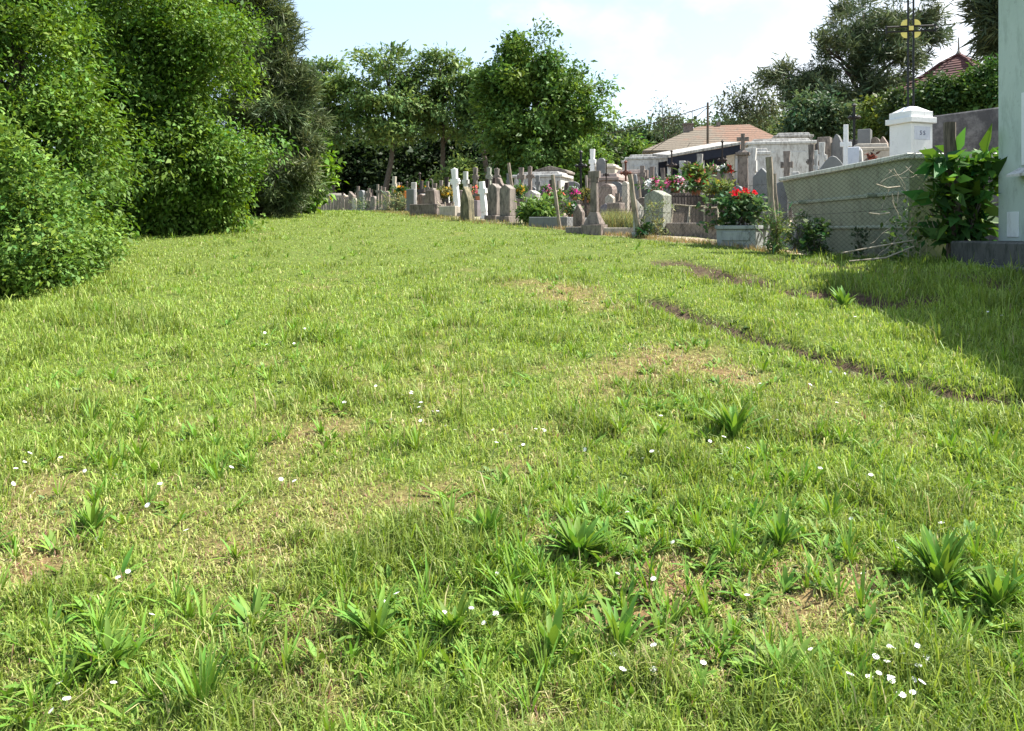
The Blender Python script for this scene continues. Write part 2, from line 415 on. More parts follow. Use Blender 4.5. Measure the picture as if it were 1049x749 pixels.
def dryness(x, y):
    d = .40*fbm(x, y, .45, 3)+.38*fbm(x, y, 1.9, 41)+.22*fbm(x, y, 6.5, 17)
    c = .16*np.exp(-((x+.2)/2.6)**2)*(1-ss(9, 14, y))-.22*ss(1.6, 4.5, x-.0*y)-.10*ss(2.5, 5, -x)
    c = c+.05*ss(10, 16, y)
    wheel = .16*np.exp(-(segdist(x, y, RUT3)/.5)**2)
    sp_ = sum(.25*np.exp(-(((x-a_)**2+(y-b_)**2)/r_**2)) for a_, b_, r_ in SPOTS)
    return np.clip((d+c+wheel+sp_-.645)*3.2, 0, 1)
msk = np.stack([rut_shade_mask(X, Y).ravel(), (ss(.0, .5, X-border(Y)+.55*ss(11.5, 13, Y)*(1-ss(15, 19, Y))+.5*(fbm(X, Y, .8, 9)-.5))*ss(10.2, 12, Y)).ravel(), dryness(X, Y).ravel()], 1)
gm, gnt, gb, go = newmat('meadow_soil')
at = N(gnt, 'ShaderNodeAttribute', attribute_name='tint'); sp = N(gnt, 'ShaderNodeSeparateColor'); gnt.links.new(at.outputs['Color'], sp.inputs[0])
gtc = N(gnt, 'ShaderNodeTexCoord'); gv = gtc.outputs['Object']
a1 = noise(gnt, gv, 22, 6, .7); a2 = noise(gnt, gv, 1.5, 5); a3 = noise(gnt, gv, 70, 3, .7)
green = mix(gnt, ramp(gnt, a1, .35, .65), (.05, .085, .018), (.14, .17, .04))
dry = mix(gnt, ramp(gnt, a1, .35, .65), (.11, .065, .035), (.26, .18, .09))
c = mix(gnt, sp.outputs[2], green, dry)
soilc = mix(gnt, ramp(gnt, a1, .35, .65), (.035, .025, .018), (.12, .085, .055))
c = mix(gnt, ramp(gnt, sp.outputs[0], .15, .5), c, soilc)  # dark soil in the ruts; at the skip foot it also paints shade
grav = mix(gnt, ramp(gnt, a3, .35, .65), (.24, .20, .15), (.46, .39, .30))
grav = mix(gnt, ramp(gnt, a2, .48, .62), grav, (.12, .14, .05))
c = mix(gnt, sp.outputs[1], c, grav)
gnt.links.new(c, gb.inputs['Base Color']); gb.inputs['Roughness'].default_value = 1; gb.inputs['Specular IOR Level'].default_value = .1
bump(gnt, gb, a1, .7, .03)
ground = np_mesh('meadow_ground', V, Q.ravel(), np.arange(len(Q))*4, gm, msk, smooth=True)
tag(ground, kind='structure')

# ------------------------------------------------------------------ grass (uncountable)
def blade_obj(name, x, y, h, wd, lean, az, tint, mat, zoff=-.01, z=None):
    n = len(x); z = (zg(x, y) if z is None else z)+zoff
    ca, sa = np.cos(az), np.sin(az)
    b = np.stack([x, y, z], 1); dirv = np.stack([ca, sa, np.zeros(n)], 1)
    fa = az+rng.normal(math.pi/2, .5, n)
    sv = np.stack([np.cos(fa), np.sin(fa), np.zeros(n)], 1)*(wd/2)[:, None]
    up = np.array([0, 0, 1.0])[None]
    m = b+dirv*(h*lean*.35)[:, None]+up*(h*.6)[:, None]
    t = b+dirv*(h*lean)[:, None]+up*(h*np.sqrt(np.maximum(.08, 1-np.minimum(lean, .95)**2)))[:, None]
    Vv = np.stack([b-sv, b+sv, m-sv*.8, m+sv*.8, t], 1).reshape(-1, 3)
    k = np.arange(n)[:, None]*5
    lp = np.concatenate([k+0, k+1, k+3, k+2, k+2, k+3, k+4], 1).ravel()
    st = np.stack([np.arange(n)*7, np.arange(n)*7+4], 1).ravel()
    o = np_mesh(name, Vv, lp, st, mat, np.repeat(tint, 5, 0))
    return tag(o, kind='stuff')
def grass_tint(D, n, lush):
    r = rng.random(n)
    green = np.array([.14, .25, .028]); lime = np.array([.31, .385, .09]); straw = np.array([.46, .42, .20]); brown = np.array([.22, .15, .075])
    t = green+(lime-green)*rng.random(n)[:, None]
    ps = .035+.34*D-.03*lush
    t = np.where((r < ps)[:, None], straw*rng.uniform(.7, 1.1, n)[:, None], t)
    t = np.where((r > 1-.16*D)[:, None], brown, t)
    t = t*(1+(lime/green*.75-1)*(.55*D)[:, None]*(r >= ps)[:, None])
    return np.clip(t*rng.normal(1, .16, n)[:, None], .01, .8)
def in_blocks(x, y):
    return ((x > 5.3) & (y > 2) & (y < 9.7)) | ((x > 5.7) & (y > 10.5) & (y < 15.5))
NG = 720000
a = -.55; lo_, hi_ = 1.7, 62.0
dd = (lo_**a+rng.random(NG)*(hi_**a-lo_**a))**(1/a)
xx = rng.uniform(-1, 1, NG)*(.66*dd+1.4)
D = dryness(xx, dd)
p = xx-border(dd); rm = rut_shade_mask(xx, dd)
lush = np.clip(ss(1.6, 4.6, xx)*(1-ss(13, 18, dd))+.4*ss(3, 6, -xx), 0, 1)
clump = fbm(xx, dd, 5.0, 21)
pk = rng.random(NG)
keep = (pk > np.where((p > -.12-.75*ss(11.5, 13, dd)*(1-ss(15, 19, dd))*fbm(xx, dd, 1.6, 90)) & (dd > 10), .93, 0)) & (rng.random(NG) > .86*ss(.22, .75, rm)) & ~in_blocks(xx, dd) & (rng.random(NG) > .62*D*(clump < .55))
xx, dd, D, lush, clump = xx[keep], dd[keep], D[keep], lush[keep], clump[keep]; n = len(xx)
hh = (.028+.055*rng.random(n)**1.6)*(1+.8*lush)*(.55+.9*clump)*(1-.35*D)*(1+.12*np.sqrt(dd))
hh = hh*(1-.45*ss(7, 12, dd)); tus = ss(.52, .72, fbm(xx, dd, 2.6, 63)+.25*(fbm(xx, dd, 11, 8)-.5)); hh = hh*(.62+.75*tus)
tall = rng.random(n) < .035*(1-.6*D)*(1-.7*ss(8, 12, dd)); hh = np.where(tall, hh*2.0, hh)
wd = rng.uniform(.0022, .0042, n)*(1+dd/5.0)
ln = np.clip(rng.normal(.55, .25, n)+.25*D, .05, 1.3)
gt = grass_tint(D*(1-.6*tus), n, lush)*(1-.25*tus)[:, None]
blade_obj('grass', xx, dd, hh, wd, ln, rng.uniform(0, 6.28, n), gt, M['grass'])
#==PART2==
# ------------------------------------------------------------------ lawn weeds and daisies
def rosette(cx, cy, n, L, Wd, upright, tint):
    PT = []
    z = float(zg(cx, cy)); Vv = []; lp = []; st = []; T = []
    for i in range(n):
        az = random.uniform(0, 6.28); l = L*random.uniform(.55, 1.15); wv = Wd*random.uniform(.7, 1.2); el = min(1.45, max(.15, random.gauss(upright, .25)))
        r0 = random.uniform(0, .25)*L; bx, by = r0*math.cos(az)*.5, r0*math.sin(az)*.5
        dv = Vector((math.cos(az), math.sin(az), 0)); sd_ = Vector((-math.sin(az), math.cos(az), 0))
        pos = Vector((bx, by, 0)); k = len(Vv); e = el
        tt = np.array(tint)*random.uniform(.75, 1.3)*np.array([random.uniform(.85, 1.3), 1, 1])
        for j, f in enumerate((.25, .8, 1.0, .75, .12)):
            up = Vector((0, 0, 1))*wv*.18*f
            Vv += [pos-sd_*wv*f*.5+up, pos.copy(), pos+sd_*wv*f*.5+up]; T += [tt]*3
            pos = pos+(dv*math.cos(e)+Vector((0, 0, math.sin(e))))*l/4; e -= random.uniform(.05, .22)
            if j:
                for q in (0, 1):
                    a0 = k+(j-1)*3+q; st.append(len(lp)); lp += [a0, a0+1, a0+4, a0+3]
    return np.array([tuple(v) for v in Vv]), np.array(lp), np.array(st), np.array(T)
def plantain(u, v, L, n, Wd, up, label, tint=(.115, .23, .036)):
    x, y = hit(u, v)
    vv, lp, st, T = rosette(x, y, int(n*1.8), L*.62, Wd*.6, min(1.3, up+.25), tint)
    o = np_mesh('broadleaf_weed', vv, lp, st, M['leaf'], T)
    o.location = (x, y, float(zg(x, y))-.005)
    tag(o, label, 'weed', 'large leafy weeds in the lawn')
plantain(962, 602, .30, 34, .042, 1.0, 'largest upright clump of broad green leaves beside bare soil patch')
plantain(1022, 628, .24, 28, .040, .9, 'upright leafy weed next to the largest clump near the frame edge')
plantain(566, 672, .24, 9, .045, 1.1, 'small weed with few dark paddle leaves standing up')
plantain(636, 664, .26, 12, .035, .9, 'thin weed with arching blades between two lower leafy weeds')
plantain(465, 648, .22, 15, .036, .9, 'leafy weed beside two daisies in mid lawn')
plantain(112, 682, .22, 26, .032, .6, 'bushy low weed of narrow leaves, lone at the lower corner of lawn')
plantain(208, 735, .34, 26, .016, 1.2, 'tall tuft of thin grassy blades at the bottom edge')
plantain(592, 572, .26, 40, .040, .7, 'wide dark green mat of broad leaves in the middle of the lawn')
plantain(500, 552, .22, 20, .030, .9, 'mid green weed just above the wide dark mat')
plantain(752, 448, .34, 30, .045, .9, 'far broadleaf weed on the yellowish strip')
plantain(262, 648, .2, 26, .034, .5, 'flat spreading weed with pale reddish soil beside it')
plantain(805, 700, .24, 40, .036, .45, 'dense flat weed mat surrounded by many daisies')
plantain(385, 655, .24, 14, .036, .8, 'weed with a long folded shiny leaf near a bare brown patch')
plantain(865, 315, .34, 22, .055, .9, 'pale leafy weed growing beside the muddy rut')
plantain(800, 560, .24, 18, .028, .9, 'slim tufted weed on the drying yellow patch')
plantain(95, 545, .22, 20, .032, .8, 'weed cluster with upright blades in the pale dry lawn area')
VV, LP, ST, TT = [], [], [], []; nv = nl = 0
mats = []
for u_, v_, sx_, sy_, n_ in [(590, 570, .28, .35, 120), (640, 650, .35, .22, 90), (800, 690, .28, .18, 90), (970, 600, .22, .18, 55), (110, 680, .22, .16, 40), (470, 640, .22, .16, 45), (210, 715, .2, .14, 40), (760, 440, .45, .5, 60), (390, 660, .2, .15, 30), (790, 550, .3, .3, 40), (300, 370, .8, .7, 60), (560, 330, .9, .8, 50), (100, 540, .3, .3, 35), (690, 560, .3, .3, 40)]:
    mx_, my_ = hit(u_, v_); mats += [(random.gauss(mx_, sx_), random.gauss(my_, sy_)) for q in range(n_)]
for i in range(1700+len(mats)):
    y = (1.9**-.3+random.random()*(14**-.3-1.9**-.3))**(1/-.3); x = random.uniform(-1, 1)*(.66*y+.4)
    if i >= 1700: x, y = mats[i-1700]
    if i < 1700 and fbm(x, y, 1.1, 55) < .47 or y < 1.5 or in_blocks(np.array(x), np.array(y)) or x > border(y)-.3 and y > 9: continue
    kind = random.random()
    if kind < .42: a_ = rosette(x, y, random.randint(5, 10), random.uniform(.06, .12), random.uniform(.012, .022), random.uniform(.3, .9), (.115, .235, .034))
    elif kind < .72: a_ = rosette(x, y, random.randint(10, 18), random.uniform(.08, .16), random.uniform(.005, .010), 1.1, (.13, .25, .034))
    else: a_ = rosette(x, y, random.randint(12, 26), random.uniform(.03, .06), random.uniform(.010, .018), .35, (.12, .20, .07))
    v_, l_, s_, t_ = a_
    v_ = v_+np.array([x, y, float(zg(x, y))-.005])
    VV.append(v_); LP.append(l_+nv); ST.append(s_+nl); TT.append(t_); nv += len(v_); nl += len(l_)
tag(np_mesh('lawn_weeds', np.concatenate(VV), np.concatenate(LP), np.concatenate(ST), M['leaf'], np.concatenate(TT)), kind='stuff')
# daisies
dm = MB(); np_ = 11
for i in range(np_):
    a0 = 2*math.pi*i/np_; a1 = a0+.42
    dm.add([(0, 0, .05), (.0085*math.cos(a0), .0085*math.sin(a0), .0525), (.0095*math.cos((a0+a1)/2), .0095*math.sin((a0+a1)/2), .0525), (.0085*math.cos(a1), .0085*math.sin(a1), .0525)], [(0, 1, 2, 3)])
dm.add([(.004*math.cos(k), .004*math.sin(k), .0535) for k in np.arange(0, 6.28, 1.05)], [(0, 1, 2, 3, 4, 5)])
nh = len(dm.f); dm.tube([(0, 0, -.01), (.003, .002, .05)], .0009, 4)
pm, pnt, pb, po = newmat('daisy_petal'); pb.inputs['Base Color'].default_value = (.82, .82, .80, 1)
daisy0 = dm.build('daisy', pm)
sm, snt, sb, so_ = newmat('daisy_stem'); sb.inputs['Base Color'].default_value = (.09, .17, .03, 1)
daisy0.data.materials.append(sm)
for f_ in daisy0.data.polygons[nh:]: f_.material_index = 1
spots = []
def scatter(u, v, su, sv, n):
    for i in range(n):
        a_, b_ = random.gauss(u, su), random.gauss(v, sv)
        if 270 < b_ < 745 and 2 < a_ < 1046: spots.append((a_, b_))
for q in [(920, 705, 28, 20, 24), (640, 695, 22, 10, 6), (30, 500, 28, 12, 9), (285, 352, 18, 8, 8), (400, 420, 40, 14, 14), (165, 580, 30, 30, 7), (880, 545, 60, 25, 9), (440, 640, 40, 15, 8), (500, 460, 40, 10, 12),
          (850, 400, 90, 30, 14), (60, 730, 40, 10, 5), (700, 470, 60, 25, 8), (950, 340, 60, 12, 8), (250, 490, 80, 30, 8), (630, 610, 60, 30, 5)]: scatter(*q)
for i, (u, v) in enumerate(spots):
    x, y = hit(u, v); o = daisy0 if i == 0 else daisy0.copy()
    if i: COL.objects.link(o)
    s = random.uniform(.75, 1.15)*(1+.03*y)
    o.location = (x, y, float(zg(x, y))); o.scale = (s, s, s*random.uniform(.8, 1.3)); o.rotation_euler = (random.gauss(0, .35), random.gauss(0, .35), random.uniform(0, 6))
    tag(o, 'small white daisy flower growing in the lawn', 'daisy', 'daisies in the lawn')

# ------------------------------------------------------------------ trees on the meadow side
G1, G2, G3 = (.088, .168, .024), (.09, .17, .026), (.06, .12, .02)
tree('leafy_tree', 'tall bright green broadleaf tree spreading over the low shrub', 'tree', (-6.9, 10.6),
     [lobe(50, 165, 50, 75, 10.4), lobe(18, 60, 60, 75, 10.6), lobe(-15, 170, 90, 110, 10.6), lobe(72, 210, 36, 42, 10.2), lobe(-60, 40, 90, 90, 11), lobe(80, 130, 28, 42, 10.4), lobe(20, -30, 45, 50, 10.8)],
     2500, 44, .070, .45, .15, G1, .16, droop=.35, gap=.2, rough=.36, flat=.8, bough=9, limbs=9)
tree('elder_shrub', 'low dense shrub with small leaves at the edge of the lawn', 'shrub', (-5.5, 8.9),
     [lobe(25, 250, 50, 55, 8.4), lobe(-25, 225, 75, 85, 8.4), lobe(62, 250, 34, 42, 9.2), lobe(-5, 290, 42, 30, 7.9), lobe(42, 278, 34, 28, 8.4), lobe(85, 248, 22, 26, 9.8)],
     1200, 40, .052, .5, .10, (.115, .205, .036), .05, droop=.1, gap=.16, rough=.32, parts=('stem', 'foliage'), bough=9)
tree('leafy_tree', 'large rounded broadleaf tree with foliage down to the ground, dark inside', 'tree', (-6.3, 15.4),
     [lobe(162, 135, 64, 88, 15.3), lobe(168, 200, 64, 42, 15.2), lobe(158, 25, 70, 75, 15.4), lobe(206, 170, 36, 45, 14.9), lobe(126, 190, 30, 50, 15.4), lobe(192, 75, 44, 50, 15.2), lobe(145, 90, 40, 55, 15), lobe(216, 205, 24, 26, 15)],
     2700, 44, .084, .5, .17, G1, .16, droop=.35, gap=.22, rough=.36, flat=.8, bough=9, limbs=9)
tree('leafy_tree', 'airy broadleaf tree seen above and between the two big leafy trees', 'tree', (-9.5, 19),
     [lobe(85, 60, 40, 60, 19), lobe(100, 20, 30, 25, 19), lobe(110, 120, 45, 80, 19.5)], 500, 26, .13, .5, .25, G1, .12, gap=.3)
def conifer(label, base, lobes, n, tint, tr, per=34, L=.30, asp=.075, spread=.10):
    big = spread > .2
    return tree('pine_tree', label, 'pine tree', base, lobes, n, per, L, asp, spread, tint, tr, 'needle', 'pinebark', droop=0, gap=.38 if big else .1, up=0, rough=.3, hue=.06, var=.25, lo=.3, bough=12)
conifer('tall brownish green conifer rising behind the rounded leafy tree', (-7.0, 22.6),
        [lobe(288, 175, 32, 42, 22), lobe(276, 120, 36, 45, 22.4), lobe(262, 70, 34, 45, 22.5), lobe(247, 20, 30, 45, 22.5), lobe(235, -35, 22, 40, 22.5), lobe(298, 150, 22, 30, 22), lobe(270, 195, 30, 25, 22.5), lobe(282, 60, 18, 34, 22.3), lobe(268, 15, 18, 30, 22.4), lobe(292, 105, 20, 34, 22.2)], 2300, (.10, .135, .05), .17, per=38, L=.22, asp=.10)
conifer('dark conifer showing only its top above the rounded leafy tree', (-9.2, 24),
        [lobe(205, 15, 32, 40, 24), lobe(200, -40, 24, 40, 24), lobe(210, 80, 40, 50, 24)], 650, (.085, .11, .05), .17, asp=.09)
tree('maple_tree', 'bright green maple beside the far end of the cemetery', 'tree', (-6.9, 27),
     [lobe(310, 185, 17, 24, 26), lobe(306, 152, 13, 26, 26), lobe(322, 172, 12, 14, 26), lobe(300, 200, 16, 14, 26.5)], 420, 20, .2, .6, .2, (.10, .20, .025), .1, gap=.1)
GF = 'trees in the row behind the cemetery'
def locust(label, base, lobes, n, tint, **k):
    return tree('locust_tree', label, 'tree', base, lobes, n, 24, .30, .45, .42, tint, k.pop('trunk', .24), flat=.55, droop=.1, gap=.16, limbs=4, rough=.25, group=GF, bough=8, **k)
GL = (.11, .18, .05)
locust('locust tree standing beside the conifer, layered dusty green foliage', (PX(345, 58), 58), [lobe(330, 74, 24, 12, 58), lobe(312, 95, 22, 16, 58), lobe(345, 92, 20, 12, 57), lobe(325, 118, 30, 14, 58), lobe(348, 130, 18, 14, 57), lobe(312, 140, 22, 25, 58), lobe(360, 108, 14, 16, 58), lobe(335, 100, 24, 14, 58)], 520, GL)
locust('wide open locust tree with forked trunk and airy layers', (PX(388, 57), 57), [lobe(398, 62, 28, 9, 57), lobe(374, 80, 18, 8, 57), lobe(418, 74, 20, 9, 57), lobe(386, 98, 24, 9, 56), lobe(412, 106, 22, 9, 57), lobe(372, 118, 16, 10, 57), lobe(400, 132, 28, 10, 57), lobe(398, 85, 20, 10, 57), lobe(428, 98, 16, 12, 58), lobe(420, 122, 24, 14, 58)], 560, (.13, .20, .058), bend=.8)
locust('locust tree with pale layered crown next to the dark one', (PX(452, 59), 59), [lobe(450, 62, 24, 8, 59), lobe(472, 76, 20, 8, 59), lobe(440, 86, 20, 8, 59), lobe(462, 102, 26, 10, 58), lobe(482, 94, 16, 10, 59), lobe(455, 126, 26, 11, 58), lobe(458, 88, 18, 10, 59), lobe(486, 118, 18, 14, 58), lobe(432, 112, 16, 12, 59)], 520, (.13, .20, .058))
locust('thin dark tree squeezed between locust and oak', (PX(505, 57), 57), [lobe(500, 120, 20, 20, 57), lobe(510, 95, 14, 16, 57), lobe(488, 90, 12, 10, 58)], 420, (.08, .135, .04))
tree('oak_tree', 'big dark oak with full rounded crown standing apart in the row', 'tree', (PX(556, 47), 47),
     [lobe(546, 62, 29, 20, 47), lobe(580, 84, 26, 22, 46.5), lobe(553, 108, 46, 32, 47), lobe(523, 88, 23, 24, 47), lobe(590, 102, 12, 18, 46), lobe(553, 148, 42, 28, 47), lobe(574, 140, 26, 32, 46), lobe(530, 135, 32, 30, 47), lobe(568, 172, 44, 22, 46)],
     1700, 30, .24, .55, .32, (.09, .165, .032), .35, gap=.18, group=GF, rough=.3, bough=9)
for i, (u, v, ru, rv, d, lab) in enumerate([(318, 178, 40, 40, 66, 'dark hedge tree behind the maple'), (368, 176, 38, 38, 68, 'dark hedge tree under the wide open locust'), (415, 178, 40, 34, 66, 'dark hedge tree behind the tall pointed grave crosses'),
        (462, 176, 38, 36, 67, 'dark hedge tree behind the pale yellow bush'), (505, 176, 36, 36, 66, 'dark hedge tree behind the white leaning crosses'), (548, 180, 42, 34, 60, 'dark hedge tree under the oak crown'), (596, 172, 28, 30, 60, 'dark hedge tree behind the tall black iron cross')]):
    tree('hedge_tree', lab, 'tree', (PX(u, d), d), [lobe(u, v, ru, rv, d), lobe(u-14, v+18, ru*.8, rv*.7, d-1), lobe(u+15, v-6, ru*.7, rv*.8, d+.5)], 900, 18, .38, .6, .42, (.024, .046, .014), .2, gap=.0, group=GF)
tree('pale_bush', 'pale yellow green bush in front of the dark hedge', 'bush', (PX(472, 44), 44), [lobe(472, 174, 12, 10, 44), lobe(462, 186, 14, 9, 44), lobe(482, 184, 10, 10, 44)], 220, 16, .2, .5, .22, (.13, .19, .05), .07, gap=.15, parts=('stem', 'foliage'))
tree('pale_bush', 'light green sapling just beside the white cross behind the oak', 'bush', (PX(604, 43), 43), [lobe(604, 165, 12, 22, 43), lobe(612, 185, 14, 16, 43), lobe(592, 180, 10, 14, 43)], 260, 16, .2, .5, .22, (.10, .18, .03), .07, gap=.15, parts=('stem', 'foliage'))
GW = 'trees of the wood beyond the tiled house'
for i, (u, v, lab) in enumerate([(618, 142, 'wood tree next to the oak, dark and rounded'), (640, 143, 'wood tree above the small bright saplings'), (662, 141, 'wood tree with even dark crown before the slender tree'), (690, 139, 'wood tree under the slender bare tipped tree'),
        (716, 141, 'wood tree behind the house chimney'), (745, 138, 'wood tree behind the tiled roof ridge'), (772, 136, 'wood tree under the feathery grey tree'), (800, 132, 'wood tree behind the end of the tiled roof')]):
    d = 112+random.uniform(-4, 4)
    tree('wood_tree', lab, 'tree', (PX(u, d), d), [lobe(u, v, 17, 12, d), lobe(u+8, v+14, 16, 14, d-2), lobe(u-8, v+16, 17, 14, d-2)], 330, 16, .55, .6, .7, (.062+.012*random.random(), .11, .036), .25, gap=.05, group=GW)
for u, v, lab in [(628, 158, 'bright green sapling beside the pale vault roofs'), (648, 155, 'bright green sapling beside the tiled roof edge')]:
    tree('sapling', lab, 'tree', (PX(u, 84), 84), [lobe(u, v, 13, 9, 84), lobe(u+6, v+8, 14, 10, 84), lobe(u-8, v+9, 12, 10, 84)], 240, 16, .4, .55, .45, (.11, .19, .035), .1, gap=.12)
tree('slender_tree', 'slender sparse tree with thin bare tips behind the house', 'tree', (PX(684, 96), 96), [lobe(678, 120, 8, 9, 96), lobe(692, 122, 7, 8, 96), lobe(684, 132, 14, 10, 96), lobe(678, 104, 3, 6, 96), lobe(693, 108, 3, 6, 96)], 130, 10, .4, .4, .5, (.07, .095, .05), .18, gap=.3, limbs=6)
tree('feathery_tree', 'feathery grey green tree over the tiled roof', 'tree', (PX(770, 92), 92), [lobe(765, 97, 14, 9, 92), lobe(748, 108, 14, 9, 92), lobe(780, 110, 18, 12, 92), lobe(762, 122, 24, 9, 92), lobe(786, 100, 8, 7, 92)], 330, 14, .42, .4, .6, (.075, .10, .05), .25, gap=.25, limbs=5)
conifer('large spreading pine with long bare limbs behind the white pillar', (PX(890, 50), 50),
        [lobe(803, 76, 18, 10, 50), lobe(815, 92, 22, 12, 49), lobe(835, 82, 20, 12, 50), lobe(858, 62, 24, 18, 50), lobe(842, 48, 14, 10, 50), lobe(898, 32, 34, 20, 50), lobe(930, 18, 24, 22, 50), lobe(885, 14, 20, 14, 51), lobe(912, 72, 30, 22, 49), lobe(878, 92, 34, 16, 49), lobe(938, 52, 15, 14, 50), lobe(852, 104, 24, 14, 49), lobe(925, 96, 22, 18, 49), lobe(890, 112, 34, 14, 49), lobe(945, 14, 10, 6, 50), lobe(868, 36, 16, 12, 50)], 1700, (.085, .115, .052), .42, 26, .40, .15, .24)
conifer('pine whose branch tips peek past the pale green building', (PX(1062, 26), 26), [lobe(1026, 8, 14, 9, 26), lobe(1020, 30, 9, 9, 26), lobe(1060, 10, 40, 40, 26), lobe(1022, 52, 5, 4, 26)], 800, (.055, .075, .036), .2, 30, .34, .12, .15)
def bush(label, u, v, ru, rv, d, tint, n, L=.2, name='bush', extra=()):
    x = PX(u, d)
    return tree(name, label, 'bush', (x, d), [lobe(u, v, ru, rv, d), lobe(u+ru*.4, v+rv*.45, ru*.75, rv*.65, d-.4), lobe(u-ru*.4, v+rv*.5, ru*.75, rv*.6, d)]+list(extra), n, 18, L, .5, L, tint, .06, gap=.08, parts=('stem', 'foliage'), bough=9)
bush('round grey green bush behind the white crosses', 842, 122, 24, 22, 42, (.065, .105, .045), 520, .24)
bush('dark bush between the round bush and the yellowish shrub', 872, 132, 22, 16, 44, (.035, .055, .02), 360, .24)
bush('yellowish green sunlit shrub next to the white pillar', 905, 122, 16, 20, 36, (.12, .17, .035), 420, .18)
bush('dark green shrub just behind the gilded cross pillar', 930, 112, 18, 22, 34, (.04, .07, .022), 420, .2)
bush('yellow green low bush at the end of the tiled house roof', 822, 132, 12, 12, 62, (.12, .16, .04), 240, .28)
bush('glossy hedge bush below the red pointed roof', 968, 99, 25, 15, 23, (.045, .09, .022), 900, .12, 'laurel_hedge')
bush('bright hedge bush above the dark wall beside the building', 1012, 92, 16, 22, 22, (.06, .12, .025), 900, .12, 'laurel_hedge')

# ------------------------------------------------------------------ buildings
# pale green building at the frame edge
bd = thing('rendered_building', 'pale green rendered building on a dark concrete plinth', 'building', (5.95, 9.8, 1.0))
mb = MB(); mb.box(2.6, -4, .465, 3.62, 5.2, 8); mb.build('wall', M['render'], bd, .01)
mb = MB(); mb.box(2.62, -4, 3.622, 3.74, 5.5, 8.2); mb.build('roof', M['eave'], bd)
mb = MB()
mb.box(2.3, -4, -.5, .472, 5.75, 8.05); f = mb.build('plinth', M['concd'], bd, .02)
mb = MB()
mb.box(2.26, -4, -.5, .215, 5.9, 8.2); mb.build('plinth_step', M['concd'], bd, .02)
mb = MB(); mb.prism([(-.005, 1.28), (-.16, 1.22), (-.16, 1.25), (-.005, 1.33)], -1.3, -.42)
wn = MB().box(0.0, -.88, 1.36, 2.2, .04, .8).build('window', M['rendlow'], bd); MB().box(-.021, -.88, 1.42, 2.14, .004, .68).build('pane', M['glass'], wn); mb.build('sill', M['white'], wn)
mb = MB(); mb.box(-.006, -.30, .52, .82, .012, .22); mb.build('hatch', M['rendlow'], bd, .004)
# dark wall
wl = MB(); wl.box(0, 0, -1.0, 2.52, .3, 8.2)
wlo = wl.build('cemetery_wall', M['walld'], None, .03); wlo.location = (11.35, 15.4, 1.7); wlo.rotation_euler = (0, 0, math.radians(28))
tag(wlo, 'old dark stained wall behind the white pillar', 'wall')
# tiled house
hx, hd = PX(735, 75), 75.0
hz = float(zg(hx, hd)); eave = PZ(158, 75); ridge = PZ(126.5, 75)
hs = thing('tiled_house', 'low house with a broad weathered tiled hip roof', 'house', (hx, hd, hz), rz=-8)
MB().box(0, 2, -.5, eave-hz, 12.6, 9.5).build('wall', M['cream'], hs)
rf = MB(); e0, r0 = eave-hz+.003, ridge-hz
rf.add([(-7, -3.4, e0-.1), (6.8, -3.4, e0-.1), (6.8, 7.2, e0-.1), (-7, 7.2, e0-.1), (-1.6, 1.9, r0), (3.2, 1.9, r0+.1), (-7, -3.4, e0+.1), (6.8, -3.4, e0+.1), (6.8, 7.2, e0+.1), (-7, 7.2, e0+.1)],
       [(3, 2, 1, 0), (0, 1, 7, 6), (1, 2, 8, 7), (2, 3, 9, 8), (3, 0, 6, 9), (6, 7, 5, 4), (7, 8, 5), (8, 9, 4, 5), (9, 6, 4)])
rfo = rf.build('roof', M['tile'], hs)
cm_ = MB(); cm_.box(-2.6, 1.2, r0-1.6, r0+.05, .9, .8); cm_.box(-2.6, 1.2, r0+.052, r0+.18, 1.1, 1.0); cm_.build('chimney', M['brown'], rfo)
an = MB(); an.tube([(-2.2, 1.4, r0-1), (-2.2, 1.4, r0+1.5)], .03, 4); an.tube([(-2.7, 1.4, r0+1.4), (-1.7, 1.4, r0+1.4)], .02, 4); an.build('antenna', M['iron'], rfo)
mb = MB(); mb.box(.3, 1.9, r0, r0+.4, .35, .35); mb.build('vent', M['grey'], rfo)
# red pointed roof
tx = PX(982, 40); tz = float(zg(tx, 40)); ae = PZ(93, 40)-tz; ap = PZ(57, 40)-tz
tu = thing('turret_house', 'small square house with flared dark red pointed roof', 'house', (tx, 40, tz), rz=40)
MB().box(0, 0, -.5, ae+.05, 3.4, 3.4).build('wall', M['cream'], tu)
prof = [(2.35, ae), (1.75, ae+.32), (1.2, ae+.75), (.62, ae+1.35), (.06, ap)]
rt = MB(); rt.loft([[(r, -r, z), (r, r, z), (-r, r, z), (-r, -r, z)] for r, z in prof]); ro = rt.build('roof', M['tilered'], tu)
rr = MB()
for sx, sy in ((1, -1), (1, 1), (-1, 1), (-1, -1)): rr.tube([(sx*r, sy*r, z+.02) for r, z in prof], .09, 6)
rr.build('ridge_tile', M['tilered'], ro)
fn = MB(); fn.lathe([(.07, ap-.05), (.13, ap+.1), (.05, ap+.25), (.025, ap+.9)], 8); fn.build('finial', M['grey'], ro)
